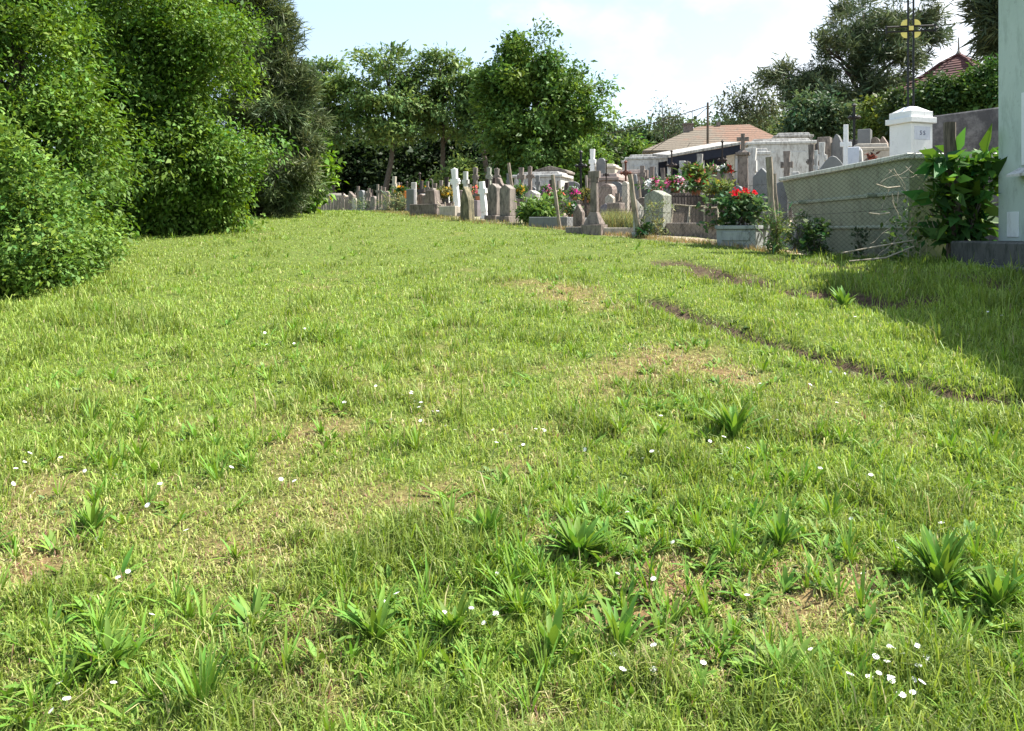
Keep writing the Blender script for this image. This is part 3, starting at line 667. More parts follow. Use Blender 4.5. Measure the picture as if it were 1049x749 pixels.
# utility pole with wires
px_, pd_ = PX(725, 58), 58; pz_ = float(zg(px_, pd_)); pt = PZ(105, 58)-pz_
up = thing('utility_pole', 'dark wooden utility pole carrying wires before the tiled roof', 'utility pole', (px_, pd_, pz_))
MB().tube([(0, 0, -.3), (0, 0, pt)], [.11, .08], 8).build('pole', M['stump'], up)
wr = MB()
def wire(mb, a, b, sag, r=.03, n=10): mb.tube([tuple(Vector(a).lerp(Vector(b), i/n)-Vector((0, 0, sag*4*(i/n)*(1-i/n)))) for i in range(n+1)], r, 4)
wire(wr, (0, 0, pt-.25), (-9.5, 14, pt-1.2), .35); wire(wr, (0, 0, pt-.3), (4, 16, pt+1.5), .2); wire(wr, (0, 0, pt-.35), (-2.3, 15, pt-2.5), .15)
wr.build('wire', M['iron'], up)

# ------------------------------------------------------------------ gilded cross on white pillar
d = 17.0; x = PX(933, d+.45); z0 = float(zg(x, d)); top = PZ(118, d)-z0
pl = thing('cross_pillar', 'white pillar with stepped cap, plaque and tall iron cross with gilded disc', 'monument', (x, d+.45, z0), rz=-70)
MB().box(0, 0, -.2, top-.14, .60, .60).build('shaft', M['clean'], pl, .01)
cp = MB(); cp.box(0, 0, top-.138, top-.02, .72, .72); cp.build('cornice', M['clean'], pl, .008)
cp = MB(); cp.box(0, 0, top-.018, top+.12, .61, .61); cp.box(0, 0, top+.122, top+.24, .55, .55, .35); cp.build('cap', M['clean'], pl, .008)
# faces: local -y and local +x/-x ; plaque on the local +x side facing camera right
pq = MB(); pq.box(.3015, 0, top-.50, top-.22, .02, .44); pqo = pq.build('plaque', M['plaque'], pl)
def text(s, size, parent, mat, loc, rot, name='lettering'):
    cu = bpy.data.curves.new(name, 'FONT'); cu.body = s; cu.size = size; cu.align_x = 'CENTER'; cu.align_y = 'CENTER'; cu.extrude = .004
    ob = bpy.data.objects.new(name, cu); COL.objects.link(ob); dg = bpy.context.evaluated_depsgraph_get()
    me = bpy.data.meshes.new_from_object(ob.evaluated_get(dg)); me.name = name; me.materials.clear(); me.materials.append(mat)
    bpy.data.objects.remove(ob); o2 = bpy.data.objects.new(name, me); COL.objects.link(o2); o2.parent = parent; o2.location = loc; o2.rotation_euler = rot
    return o2

text('S S', .13, pqo, M['ink'], (.3135, 0, top-.36), (math.pi/2, 0, math.pi/2))
mb = MB(); mb.box(.3015, 0, top-1.3, top-.505, .02, .44); mb.build('panel', M['clean'], pl)
cr = MB(); ct = PZ(-22, d)-z0; ca_ = PZ(24, d)-z0
for s in (-.055, .055):
    cr.tube([(s, 0, top+.2), (s, 0, ct)], .022, 6)
    cr.tube([(-.5, 0, ca_+s), (.5, 0, ca_+s)], .02, 6)
for k in range(14):
    zz_ = top+.25+k*(ct-top-.3)/14; cr.tube([(-.055, 0, zz_), (.055, 0, zz_+.055)], .007, 4)
for sx in (-1, 1):
    cr.tube([(sx*.5, 0, ca_-.09), (sx*.5, 0, ca_+.09)], .02, 6); cr.tube([(sx*.5, 0, ca_), (sx*.56, 0, ca_)], [.03, .008], 6)
cro = cr.build('cross', M['black'], pl); cro.rotation_euler = (0, 0, math.radians(60))
gd = MB()
for q in range(4):
    a0 = q*math.pi/2
    cxq, czq = .075*(1 if q in (0, 3) else -1), .075*(1 if q < 2 else -1)
    gd.prism([(cxq, ca_+czq)]+[(cxq+.13*math.cos(a0+k*math.pi/12), ca_+czq+.13*math.sin(a0+k*math.pi/12)) for k in range(7)], -.006, .006)
gd.box(0, -.03, ca_-.04, ca_+.05, .09, .03)
gd.build('disc', M['gold'], cro)

# ------------------------------------------------------------------ green skip, chain link fence, climbers
sk = thing('skip_container', 'green steel skip with ribbed sloping sides behind the wire fence', 'skip', (0, 0, 0))
x0, y0s, Ls = 5.22, 10.55, 5.0; zs = float(zg(5.6, 12.2))-.06; Ht = 1.46; Wt = 1.2
sk.location = (x0+Wt/2, y0s+Ls/2, zs)
def ring(z, side, end): a, b = Wt/2-side, Ls/2-end; return [(-a, -b, z), (a, -b, z), (a, b, z), (-a, b, z)]
hl = MB()
lev = [(0, .30, .62), (.10, .28, .58), (.46, .20, .43), (.465, .165, .395), (.50, .165, .395), (.505, .185, .38), (.92, .11, .21), (.925, .075, .175), (.97, .075, .175), (.975, .095, .16), (1.38, .03, .02)]
hl.loft([ring(*q) for q in lev], True, False)
hl.loft([ring(1.375, .05, .04), ring(.12, .32, .62)], False, True)
hlo = hl.build('hull', M['skip'], sk, .006)
rm_ = MB()
for sx in (-1, 1): rm_.box(sx*(Wt/2-.02), 0, 1.383, Ht, .11, Ls+.06)
for sy in (-1, 1): rm_.box(0, sy*(Ls/2-.02), 1.381, Ht-.003, Wt-.16, .11)
rm_.build('rim', M['rim'], sk, .012)
for sy in (-1, 1):
    for sx in (-1, 1): MB().tube([(sx*(Wt/2-.12)-.1*sx, sy*1.4, .93), (sx*(Wt/2+.06), sy*1.4, .95)], .035, 8).build('lifting_lug', M['skip'], sk)
# fence posts
GP = 'wooden posts along the cemetery fence'
def post(u0, v0, u1, v1, r, label, mat='post', d=None):
    if d is None: x, y = hit(u0, v0)
    else: x, y = PX(u0, d), d
    z = float(zg(x, y)); y2 = y+.02
    X1, Z1 = PX(u1, y2), PZ(v1, y2)
    t = MB(); pts = []; rr = []
    for i in range(9):
        f = i/8; j = 0 if i in (0, 8) else .012
        pts.append((random.uniform(-j, j)+(X1-x)*f, random.uniform(-j, j), -.15+(Z1-z+.15)*f)); rr.append(r*random.uniform(.85, 1.1))
    t.tube(pts, rr, 7)
    o = t.build('fence_post', M[mat], None, smooth=False); o.location = (x, y, z)
    tag(o, label, 'fence post', GP); return o
post(795, 259, 787, 161, .052, 'tall grey wooden post leaning between planter and green skip')
post(657, 244, 645, 179, .047, 'dark leaning wooden post beside the greenish gabled stone')
post(575, 235, 566, 179, .038, 'pale crooked post standing by the green grave bush')
post(797, 256, 793, 178, .030, 'thin wooden stake tied to the tall grey post', d=12.5)
post(978, 262, 972, 126, .085, 'thick dark rotten post with broken top by the leafy plant', 'stump', d=10.05)
post(530, 232, 521, 167, .045, 'pale greyish post rising behind the pair of gabled stelae', d=21.5)
post(402, 216, 402, 190, .05, 'brown post beside the clump of tall weeds', d=31)
fx = thing('chain_link_fence', 'sagging rusty chain link fence in front of the green skip', 'fence')
def mesh_panel(a, b, ha, hb, step, r):
    a, b = Vector(a), Vector(b); L = (b-a).length; m = MB(); n = int(L/step)
    k = int(max(ha, hb)/step)
    def pt(s, h):
        f = min(1, max(0, s/L)); H = ha+(hb-ha)*f; sag = .05*math.sin(f*math.pi)
        return a.lerp(b, f)+Vector((0, 0, max(.0, min(h, 1.0))*(H-sag)))
    hh_ = max(ha, hb)
    for i in range(-k, n+1):
        for dr_ in (1, -1):
            pts = []
            s0 = i*step if dr_ == 1 else i*step+hh_
            for q in range(9):
                s = s0+dr_*hh_*q/8
                if -1e-6 <= s <= L: pts.append(pt(s, q/8))
            if len(pts) > 1: m.tube(pts, r, 3, False)
    for h in (0, .5, 1): m.tube([pt(L*q/12, h) for q in range(13)], r*1.5, 4)
    return m
pA = (3.92, 11.75); pB = (5.30, 10.0); pC = (2.25, 14.1); pD = (1.02, 16.5)
def g3(p): return (p[0], p[1], float(zg(*p))+.02)
mesh_panel(g3(pA), g3(pB), 1.05, 1.42, .075, .0019).build('wire_mesh', M['wire'], fx)
mesh_panel(g3(pC), g3(pA), .95, 1.0, .10, .0017).build('wire_mesh', M['wire'], fx)
mesh_panel(g3(pD), g3(pC), .85, .95, .12, .0017).build('wire_mesh', M['wire'], fx)
# leafy plant on the plinth
lp_ = thing('leafy_plant', 'tall plant with broad glossy leaves growing against the green building', 'plant', (5.66, 10.0, 1.15))
st_ = MB(); PT = []
rg = [(0, 0, 0)]
for i in range(12):
    a_ = random.uniform(0, 6.28); e = (.36*math.cos(a_)-.03, .16*math.sin(a_), random.uniform(.6, 1.45)); b_ = (random.uniform(-.12, .12), random.uniform(-.05, .08), -.1)
    m_ = tuple((b_[k]+e[k])/2+random.uniform(-.05, .05) for k in range(3)); st_.tube([b_, m_, e], [.02, .014, .006], 6)
    for q in range(9):
        f = .3+.7*q/8; rg.append(tuple(b_[k]+(e[k]-b_[k])*f for k in range(3)))
st_.build('stem', M['bark'], lp_)
cen = np.array(rg[1:]); ow = norm(np.concatenate([rng.normal(0, 1, (len(cen), 2)), rng.uniform(0, .7, (len(cen), 1))], 1))
ex = np.stack([rng.uniform(-.42, .45, 22), rng.uniform(-.1, .15, 22), rng.uniform(.9, 1.4, 22)], 1); cen = np.concatenate([cen, ex]); ow = np.concatenate([ow, norm(rng.normal(0, 1, (22, 3))+np.array([0, -.3, .4]))])
quads_obj('leaves', [leaf_quads(cen, ow, 4, .06, .20, .42, (.045, .11, .022), .25, 1, 1.0, .5), leaf_quads(cen[cen[:, 2] > .8], ow[cen[:, 2] > .8], 4, .05, .26, .4, (.09, .19, .03), .0, 1, .6, .4)], M['leaf'], lp_)
# tangled dead stems on skip end
dv = thing('dead_vine', 'tangle of dry pale stems hanging on the fence at the skip end', 'vine', (5.12, 10.1, 1.2))
tw = MB()
for i in range(34):
    a_ = (random.uniform(-.35, .15), random.uniform(-.06, .12), random.uniform(.15, 1.3)); L_ = random.uniform(.2, .6); an_ = random.uniform(-.8, .8)-math.pi/2
    pts = [a_]
    for q in range(5): an_ += random.uniform(-.4, .4); pts.append((pts[-1][0]+L_/5*math.cos(an_), pts[-1][1]+random.uniform(-.02, .02), max(.02, pts[-1][2]+L_/5*math.sin(an_))))
    tw.tube(pts, [.005, .005, .004, .003, .003, .002], 4)
for a_, b_, c_ in [((-1.0, -.1, .12), (-.45, -.12, .22), (-.05, -.05, .28)), ((-.95, -.2, .02), (-.5, -.2, .06), (-.1, -.1, .2)), ((-.55, -.05, .98), (-.42, -.08, .93), (-.25, -.05, .95)), ((-.62, 0, .62), (-.5, -.05, .60), (-.4, -.1, .62))]:
    tw.tube([a_, b_, c_], [.008, .012, .010], 5)
tw.build('stem', M['twig'], dv)
PT = leaf_quads(np.array([(random.uniform(-.4, .15), random.uniform(-.08, .1), random.uniform(.05, .75)) for i in range(50)]), norm(rng.normal(0, 1, (50, 3))), 6, .06, .07, .5, (.07, .13, .03))
quads_obj('leaves', [PT], M['leaf'], dv)
def low_plant(label, u, v, w_, h_, n, L, tint, d=None, name='weed_clump', aspect=.45, per=8, up=1.0):
    x, y = hit(u, v) if d is None else (PX(u, d), d)
    z = float(zg(x, y)); t = thing(name, label, 'plant', (x, y, z))
    c = np.stack([rng.normal(0, w_/3, n), rng.normal(0, w_/4, n), rng.uniform(.02, 1, n)**1.2*h_], 1)
    ow_ = norm(np.stack([c[:, 0]/w_*2, c[:, 1]/w_*2-.2, np.full(n, up)], 1))
    quads_obj('leaves', [leaf_quads(c, ow_, per, L*.5, L, aspect, tint)], M['leaf'], t)
    s = MB()
    for i in range(7): s.tube([(random.uniform(-.1, .1)*w_, 0, -.03), tuple(c[i % n])], [.006, .003], 4)
    s.build('stem', M['bark'], t); return t
low_plant('dark ivy clump at the foot of the green skip', 835, 262, .28, .46, 60, .065, (.035, .075, .02), name='ivy_clump', aspect=.8)
low_plant('small upright nettle against the middle of the skip side', 882, 262, .14, .38, 24, .06, (.035, .07, .02))
low_plant('small nettle plant between ivy and dry stems on the skip', 920, 263, .14, .30, 22, .06, (.045, .08, .025))
low_plant('low green weeds filling the corner between plinth and skip', 962, 262, .5, .35, 70, .07, (.05, .10, .025))
low_plant('bright climbing grass wrapped round the tall grey post', 795, 259, .15, .60, 46, .12, (.14, .20, .06), d=11.72, aspect=.14, per=10, name='climbing_grass')
low_plant('leafy shoots behind the tall grey post beside the skip', 812, 248, .35, .62, 50, .07, (.09, .14, .05), d=13.2)
low_plant('pale weed climbing the greenish gabled stone', 672, 243, .42, .62, 80, .05, (.15, .18, .07), name='climbing_weed')
low_plant('dark weed tuft at the foot of the dark leaning post', 660, 244, .22, .22, 40, .09, (.04, .08, .02), aspect=.3)
low_plant('tall pale weeds beside the brown post at the far graves', 408, 219, 1.1, .62, 120, .16, (.17, .20, .09), aspect=.16, d=30.5)
low_plant('white flowered tall weeds in the shade of the far pickets', 378, 217, 1.3, .5, 80, .16, (.15, .19, .09), aspect=.16, d=36)
# tall uncut grass
def tallgrass(name, pts, n, h, tint, wd=.006):
    k = rng.integers(0, len(pts), n); P_ = np.array(pts)[k]
    x = P_[:, 0]+rng.normal(0, 1, n)*P_[:, 2]; y = P_[:, 1]+rng.normal(0, 1, n)*P_[:, 2]*.6
    T = np.array(tint)[None]*rng.normal(1, .22, n)[:, None]*np.stack([rng.uniform(.8, 1.5, n), np.ones(n), np.ones(n)], 1)
    blade_obj(name, x, y, h*rng.uniform(.45, 1.2, n), np.full(n, wd), np.clip(rng.normal(.3, .2, n), .02, .9), rng.uniform(0, 6.28, n), np.clip(T, .01, .7), M['grass'])
gp = [(*(PX(u, dd_), dd_), .12) for u in range(619, 648, 4) for dd_ in (15.4, 15.8, 16.3)]
tallgrass('tall_grass', gp, 2600, .42, (.20, .24, .09), .008)
gp = [(x_, y_, .12) for x_, y_ in [(pC[0]+(pA[0]-pC[0])*f, pC[1]+(pA[1]-pC[1])*f) for f in np.linspace(0, 1, 14)]]+[(pD[0]+(pC[0]-pD[0])*f, pD[1]+(pC[1]-pD[1])*f, .12) for f in np.linspace(0, 1, 10)]
tallgrass('fence_foot_grass', gp, 3200, .10, (.28, .26, .11), .007)
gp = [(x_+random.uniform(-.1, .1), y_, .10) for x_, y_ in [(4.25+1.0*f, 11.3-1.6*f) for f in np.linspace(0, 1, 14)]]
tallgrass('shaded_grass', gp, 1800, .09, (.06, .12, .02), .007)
gp = [(float(np.interp(t_, BY, BX))-.1+random.uniform(-.2, .2), t_, .3) for t_ in np.linspace(17, 48, 60)]
tallgrass('verge_grass', gp, 6000, .10, (.20, .21, .08), .014)

# ------------------------------------------------------------------ graves
def outline(style, w_, h):
    a = w_/2
    if style == 'gable': return [(-a, 0), (a, 0), (a, h*.86), (0, h), (-a, h*.86)]
    if style == 'point': return [(-a, 0), (a, 0), (a*.95, h*.62), (0, h), (-a*.95, h*.62)]
    if style == 'round': return [(-a, 0), (a, 0)]+[(a*math.cos(t), h-a+a*math.sin(t)) for t in np.linspace(0, math.pi, 9)]
    if style == 'arch': return [(-a, 0), (a, 0)]+[(a*math.cos(t), h*.82+h*.18*math.sin(t)) for t in np.linspace(0, math.pi, 9)]
    if style == 'ogee': return [(-a, 0), (a, 0), (a, h*.70), (a*.8, h*.74), (a*.5, h*.82), (a*.3, h*.96), (0, h), (-a*.3, h*.96), (-a*.5, h*.82), (-a*.8, h*.74), (-a, h*.70)]
    if style == 'slant': return [(-a, 0), (a, 0), (a, h*.72), (-a, h)]
    if style == 'taper': return [(-a, 0), (a, 0), (a*.68, h), (-a*.68, h)]
    if style == 'wave': return [(-a, 0), (a, 0), (a, h*.78)]+[(a-2*a*f, h*(.78+.22*math.sin(f*math.pi)**1.5)) for f in np.linspace(.08, .92, 9)]+[(-a, h*.70)]
    return [(-a, 0), (a, 0), (a, h), (-a, h)]
GG = None
def locate(u, vb, d):
    if d is None: x, y = hit(u, vb)
    else: x, y = PX(u, d), d
    return x, y, float(zg(x, y))
def headstone(u, vt, wpx, label, style='gable', mat='grey', vb=None, d=None, rz=-32, T=None, base=True, cap=None, tilt=(0, 0), pl=.14):
    x, y, z = locate(u, vb, d); H = PZ(vt, y)-z; W = wpx/F*y; T = T or W*.35
    t = thing('headstone', label, 'headstone', (x, y, z), rz, tilt=tilt)
    b0 = min(.2, H*pl) if base else -.05
    if base: MB().box(0, 0, -.15, b0, W*1.2, T*1.7).build('plinth', M[mat], t, .01)
    MB().prism([(p[0], p[1]+b0+.002) for p in outline(style, W, H-b0)], -T/2, T/2).build('slab', M[mat], t, .012)
    if cap: cross_part(t, H-.02, cap[0], cap[1], M[cap[2]])
    return t
def cross_pts(z0, h, w_, th, flare=1.0):
    a = th/2; c = z0+h*.68; b = w_/2
    return [(-a*1.25, z0), (a*1.25, z0), (a, c-a), (b, c-a*flare), (b, c+a*flare), (a, c+a), (a*flare, z0+h), (-a*flare, z0+h), (-a, c+a), (-b, c+a*flare), (-b, c-a*flare), (-a, c-a)]
def cross_part(t, z0, h, w_, mat, th=None, T=None, flare=1.25, name='cross'):
    th = th or h*.16; T = T or th*.9
    return MB().prism(cross_pts(z0, h, w_, th, flare), -T/2, T/2).build(name, mat, t, .006)
def stone_cross(u, vt, wpx, label, mat='white', vb=None, d=None, ped=.35, rz=-25, th=.2, tilt=(0, 0), trefoil=False, ring=False, pedmat=None, pw=.9, flare=1.25, tv=None):
    x, y, z = locate(u, vb, d); H = PZ(vt, y)-z; W = wpx/F*y
    t = thing('stone_cross', label, 'grave cross', (x, y, z), rz, tilt=tilt); hp = H*ped
    p = MB(); p.box(0, 0, -.15, hp*.3, W*pw*1.35, W*pw*1.1); p.box(0, 0, hp*.302, hp*.9, W*pw*1.05, W*pw*.8, .85); p.box(0, 0, hp*.902, hp, W*pw*1.0, W*pw*.8); p.build('pedestal', M[pedmat or mat], t, .01)
    h = H-hp; c = cross_part(t, hp+.002, h, W, M[mat], W*th*1.6, None, flare)
    if trefoil or ring:
        q = MB(); cz = hp+h*.68; r = W*.2
        if trefoil:
            for px2, pz2 in ((W/2, cz), (-W/2, cz), (0, H)):
                q.prism([(px2+r*.8*math.cos(k), pz2+r*.8*math.sin(k)) for k in np.arange(0, 6.28, .7)], -r*.5, r*.5)
            q.build('trefoil', M[mat], c)
        if ring:
            R = W*.42; pts = [(R*math.cos(k), 0, cz+R*math.sin(k)) for k in np.linspace(0, 6.283, 17)]; q.tube(pts, W*.09, 6, False); q.build('ring', M[mat], c, smooth=True)
    return t
def iron_cross(u, vt, wpx, label, mat='iron', vb=None, d=None, ped=.2, pm='grey', rz=-15, r=.022, figure=None, fancy=True, tilt=(0, 0)):
    x, y, z = locate(u, vb, d); H = PZ(vt, y)-z; W = wpx/F*y
    t = thing('iron_cross', label, 'grave cross', (x, y, z), rz, tilt=tilt); hp = H*ped
    MB().box(0, 0, -.15, hp, W*.8, W*.7, .8).build('pedestal', M[pm], t, .01)
    m = MB(); cz = hp+(H-hp)*.72
    m.tube([(0, 0, hp), (0, 0, H)], r, 6); m.tube([(-W/2, 0, cz), (W/2, 0, cz)], r, 6)
    if fancy:
        for a_, b_ in ((W/2, cz), (-W/2, cz), (0, H)): m.lathe([(.001, b_-r*2), (r*2, b_), (.001, b_+r*2)], 6, (a_, 0))
        for s1, s2 in ((1, 1), (1, -1), (-1, 1), (-1, -1)): m.tube([(s1*W*.05, 0, cz+s2*W*.28), (s1*W*.2, 0, cz+s2*W*.2), (s1*W*.28, 0, cz+s2*W*.05)], r*.6, 4)
    c = m.build('cross', M[mat], t)
    if figure:
        q = MB(); q.tube([(0, -r*1.5, cz-W*.62), (.01, -r*1.8, cz-W*.3), (0, -r*1.6, cz+.02)], [W*.04, W*.07, W*.07], 6)
        q.tube([(-W*.36, -r*1.5, cz+W*.10), (0, -r*1.6, cz-.0), (W*.36, -r*1.5, cz+W*.10)], W*.032, 5); q.lathe([(.001, cz+.02), (W*.07, cz+W*.10), (.001, cz+W*.18)], 8, (0, -r*1.8)); q.build('figure', M[figure], c)
    return t
def column(u, vt, wpx, label, mat='dark', vb=None, d=None, rz=-20, capc=None, T=None, tilt=(0, 0), taper=.9):
    x, y, z = locate(u, vb, d); H = PZ(vt, y)-z; W = wpx/F*y; T = T or W
    t = thing('grave_column', label, 'grave monument', (x, y, z), rz, tilt=tilt)
    hc = H*(.78 if capc else .94); hb = H*.14
    b = MB(); b.box(0, 0, -.15, hb*.6, W*1.9, T*1.9); b.box(0, 0, hb*.602, hb, W*1.45, T*1.45); b.build('pedestal', M[mat], t, .01)
    MB().box(0, 0, hb+.002, hc, W, T, taper).build('shaft', M[mat], t, .008)
    c = MB(); c.box(0, 0, hc+.002, hc+H*.03, W*1.25, T*1.25); c.box(0, 0, hc+H*.0305, hc+H*.06, W*1.0, T*1.0, .3); c.build('cap', M[mat], t, .006)
    if capc: cross_part(t, hc+H*.05, H-hc-H*.05, W*1.1, M[capc], W*.32)
    return t
def vault(u, vt, wpx, dpx, label, mat='white', d=28, rz=-25, roof='flat', bands=True, doormat=None, name='burial_vault', orn=None):
    x, y, z = locate(u, None, d); H = PZ(vt, y)-z; W = wpx/F*y; D = dpx/F*y
    t = thing(name, label, 'tomb', (x, y+D*.4, z), rz); hr = .22 if roof == 'gable' else .10
    hw = H-hr-.10
    MB().box(0, 0, -.2, hw, W, D).build('wall', M[mat], t, .01)
    MB().box(0, 0, hw+.002, hw+.10, W*1.08, D*1.06).build('cornice', M[mat], t, .015)
    r = MB()
    if roof == 'gable': r.prism([(-W*.5, hw+.102), (W*.5, hw+.102), (W*.47, hw+.15), (0, H), (-W*.47, hw+.15)], -D*.5, D*.5)
    else: r.box(0, 0, hw+.102, H, W*.92, D*.92, .9)
    r.build('roof_slab', M['whitedirty' if mat == 'white' else mat], t, .012)
    if bands:
        n = max(1, int(W/.85))
        for i in range(n):
            MB().box(-W/2+W/n*(i+.5), -D/2-.008, hw*.12, hw*.86, W/n*.72, .02).build('panel', M[doormat or mat], t, .01)
    if orn:
        q = MB()
        for i in range(orn): cx_ = -W*.4+W*.8*i/max(1, orn-1); q.lathe([(.08, H), (.10, H+.08), (.05, H+.12), (.09, H+.20), (.02, H+.30)], 8, (cx_, 0))
        q.build('urn_finial', M['grey'], t)
    return t
def grave_bed(u, vb, wpx, Lm, label, mat='grey', d=None, rz=-32, h=.28, lid=True, off=0):
    x, y, z = locate(u, vb, d); W = wpx/F*y
    t = thing('grave_bed', label, 'grave', (x, y, z), rz); k = MB(); a = .1
    k.box(0, 0, -.15, h, W, a); k.box(0, Lm, -.15, h, W, a); k.box(-W/2+a/2, Lm/2, -.15, h-.002, a, Lm-a-.004); k.box(W/2-a/2, Lm/2, -.15, h-.002, a, Lm-a-.004)
    k.build('kerb', M[mat], t, .01)
    if lid: MB().box(0, Lm/2, -.1, h*.8, W-2*a-.01, Lm-a-.02).build('lid', M[mat], t, .012)
    else: MB().box(0, Lm/2, -.1, h*.55, W-2*a-.01, Lm-a-.02).build('soil', M['soil'], t)
    return t
PETAL = {'pink': (.75, .22, .40), 'hot': (.78, .10, .38), 'orange': (.85, .28, .03), 'yellow': (.80, .55, .08), 'red': (.62, .06, .035), 'white': (.85, .83, .80), 'salmon': (.80, .30, .20), 'mauve': (.6, .35, .6)}
def flowers(u, v, wpx, hpx, d, label, cols, pot='clay', green=(.05, .12, .03), n=22, gn=60, ground=False, name='flower_pot', gl=.09, stand='brown'):
    """pot of flowers centred at pixel u,v; stands at ground or on a grave at its own height"""
    x = PX(u, d); W = wpx/F*d; Hh = hpx/F*d; zt = PZ(v, d)+Hh/2; zb = zt-Hh; z = float(zg(x, d))
    if ground: zb = z
    zb = max(zb, z)
    t = thing(name, label, 'flowers', (x, d, zb)); Hh = max(.15, zt-zb); ph = min(.2, Hh*.35)
    if zb-z > .08: MB().box(0, 0, -(zb-z)-.1, -.002, W*.5+.12, W*.5+.12).build('stand', M[stand], t, .008)
    ph *= .75
    MB().lathe([(W*.10+.03, -max(.0, min(zb-z, .02))), (W*.13+.045, ph), (W*.12+.035, ph+.01)], 12).build('pot', M[pot], t, smooth=False)
    c = np.stack([rng.normal(0, W*.26, gn), rng.normal(0, W*.2, gn), ph+rng.random(gn)*(Hh-ph)*.85], 1)
    quads_obj('leaves', [leaf_quads(c, norm(c-np.array([0, 0, ph])), 7, .04, gl, .4, green)], M['leaf'], t)
    for q, cn in enumerate(cols):
        m = max(4, n//len(cols)); a_ = rng.uniform(0, 6.28, m); rr = np.sqrt(rng.random(m))*W*.5
        if len(cols) > 1: a_ = rng.normal(q*6.28/len(cols), .9, m)
        c = np.stack([np.cos(a_)*rr, np.sin(a_)*rr*.7, Hh*(1-.45*(rr/(W*.5))**2)-.25*Hh*rng.random(m)], 1)
        ow_ = norm(c-np.array([0, 0, Hh*.4])+np.array([0, -.05, .05]))
        quads_obj('bloom', [leaf_quads(c, ow_, 9, .018, .045, .9, PETAL[cn], 0, 1, .5, .9, .12, .03)], M['petal'], t)
    return t

# --- front row along the fence, from the building end to the far end
# concrete planter with geraniums
d = 12.35; x, y = PX(764, d), d; z = float(zg(x, y)); zt = PZ(231, d)-z
pn = thing('concrete_planter', 'heavy weathered concrete planter box under red geraniums', 'planter', (x, y+.2, z), rz=-38)
WP = .62
MB().box(0, 0, -.1, zt-.06, WP, .5, 1.03).build('box', M['conc'], pn, .012)
rm_ = MB(); rm_.box(0, -.255, zt-.058, zt, WP*1.07, .07); rm_.box(0, .255, zt-.058, zt, WP*1.07, .07); rm_.box(-.305, 0, zt-.058, zt-.002, .07, .436); rm_.box(.305, 0, zt-.058, zt-.002, .07, .436); rm_.build('rim', M['conc'], pn, .008)
MB().box(0, 0, zt-.056, zt-.02, .565, .425).build('soil', M['soil'], pn)
MB().box(0, -.264, zt*.30, zt*.72, WP*.74, .02).build('panel', M['conc'], pn, .006)
ge = thing('geranium', 'bushy geranium with red flower heads growing in the concrete planter', 'plant', (x-.02, y+.22, z+zt-.03))
n = 170; c = np.stack([rng.normal(0, .17, n), rng.normal(0, .13, n), rng.random(n)**.7*.46], 1); c[:, 0] *= 1.1
quads_obj('leaves', [leaf_quads(c, norm(c-np.array([0, 0, .1])), 9, .04, .075, .75, (.065, .12, .04))], M['leaf'], ge)
s = MB()
for i in range(10): s.tube([(random.uniform(-.1, .1), random.uniform(-.08, .08), 0), tuple(c[i])], [.01, .006], 5)
s.build('stem', M['bark'], ge)
for bx_, bz_ in ((-.11, .52), (-.03, .50), (.10, .54), (.15, .51)):
    cc = rng.normal(0, .028, (12, 3))+np.array([bx_, random.uniform(-.1, .02), bz_])
    quads_obj('bloom', [leaf_quads(cc, norm(rng.normal(0, 1, (12, 3))), 6, .012, .038, .9, PETAL['red'], 0, 1, .5, .9, .1, .02)], M['petal'], ge)
grave_bed(716, 243, 66, 1.9, 'long kerbed grave of pale stone holding leaning broken frames', 'grey', rz=-14, h=.26, lid=False)
wb = float(zg(PX(800, 13.4), 13.4))
grave_bed(806, 247, 22, 1.6, 'white topped low grave peeking between post and skip', 'whitedirty', d=14.2, h=.42)
# leaning broken frames
for i, (u, w_, tl, lab) in enumerate([(696, 17, -28, 'brown board leaning back on the kerbed grave, tallest of three'), (714, 15, -22, 'brown leaning board with curved pale edge between the two others'), (729, 14, -18, 'pale edged square frame leaning beside the planter')]):
    d = 14.55-.12*i; x = PX(u, d); z = float(zg(x, d)); H = (PZ(210+i*2, d)-z-.2)*1.1; W = w_/F*d
    t = thing('leaning_board', lab, 'board', (x, d, z+.2), rz=-14, tilt=(tl, 6-4*i))
    MB().box(0, 0, 0, H, W, .03, .9, 1).build('board', M['stump'], t, .004)
    e = MB(); e.tube([(-W/2, -.02, 0), (-W*.47, -.02, H), (W*.46, -.02, H), (W/2, -.02, 0)], .022, 5); e.build('edge', M['twig'], t)
# railing
rl = thing('grave_railing', 'dark brown iron railing around a grave behind the leaning boards', 'railing', (PX(714, 16.2), 16.2, float(zg(PX(714, 16.2), 16.2))), rz=-6)
zt = PZ(199, 16.2)-rl.location.z; b0 = PZ(219, 16.2)-rl.location.z; m = MB()
for zz_ in (b0, zt-.06): m.box(0, 0, zz_, zz_+.035, 1.15, .03); m.box(-.575, .8, zz_, zz_+.035, .03, 1.6); m.box(.575, .8, zz_, zz_+.035, .03, 1.6)
m.build('rail', M['rail'], rl); m = MB()
for i in range(19): m.tube([(-.56+i*1.12/18, -.025, .0 if i % 6 == 0 else b0-.03), (-.56+i*1.12/18, -.025, zt+.01*(i % 2))], .011, 5)
for i in range(1, 18): m.tube([(.605, i*.09, b0-.03), (.605, i*.09, zt)], .011, 5)
m.build('bar', M['rail'], rl)
MB().box(0, .8, -.2, b0-.1, 1.25, 1.75).build('kerb', M['brown'], rl, .02)
headstone(674, 195, 22, 'greenish gabled stone overgrown by a pale weed', 'gable', 'green', vb=240, T=.32, rz=-42)
headstone(654, 203, 14, 'white slanting slab standing between dark post and greenish stone', 'slant', 'whitedirty', d=14.25, T=.06, rz=42)
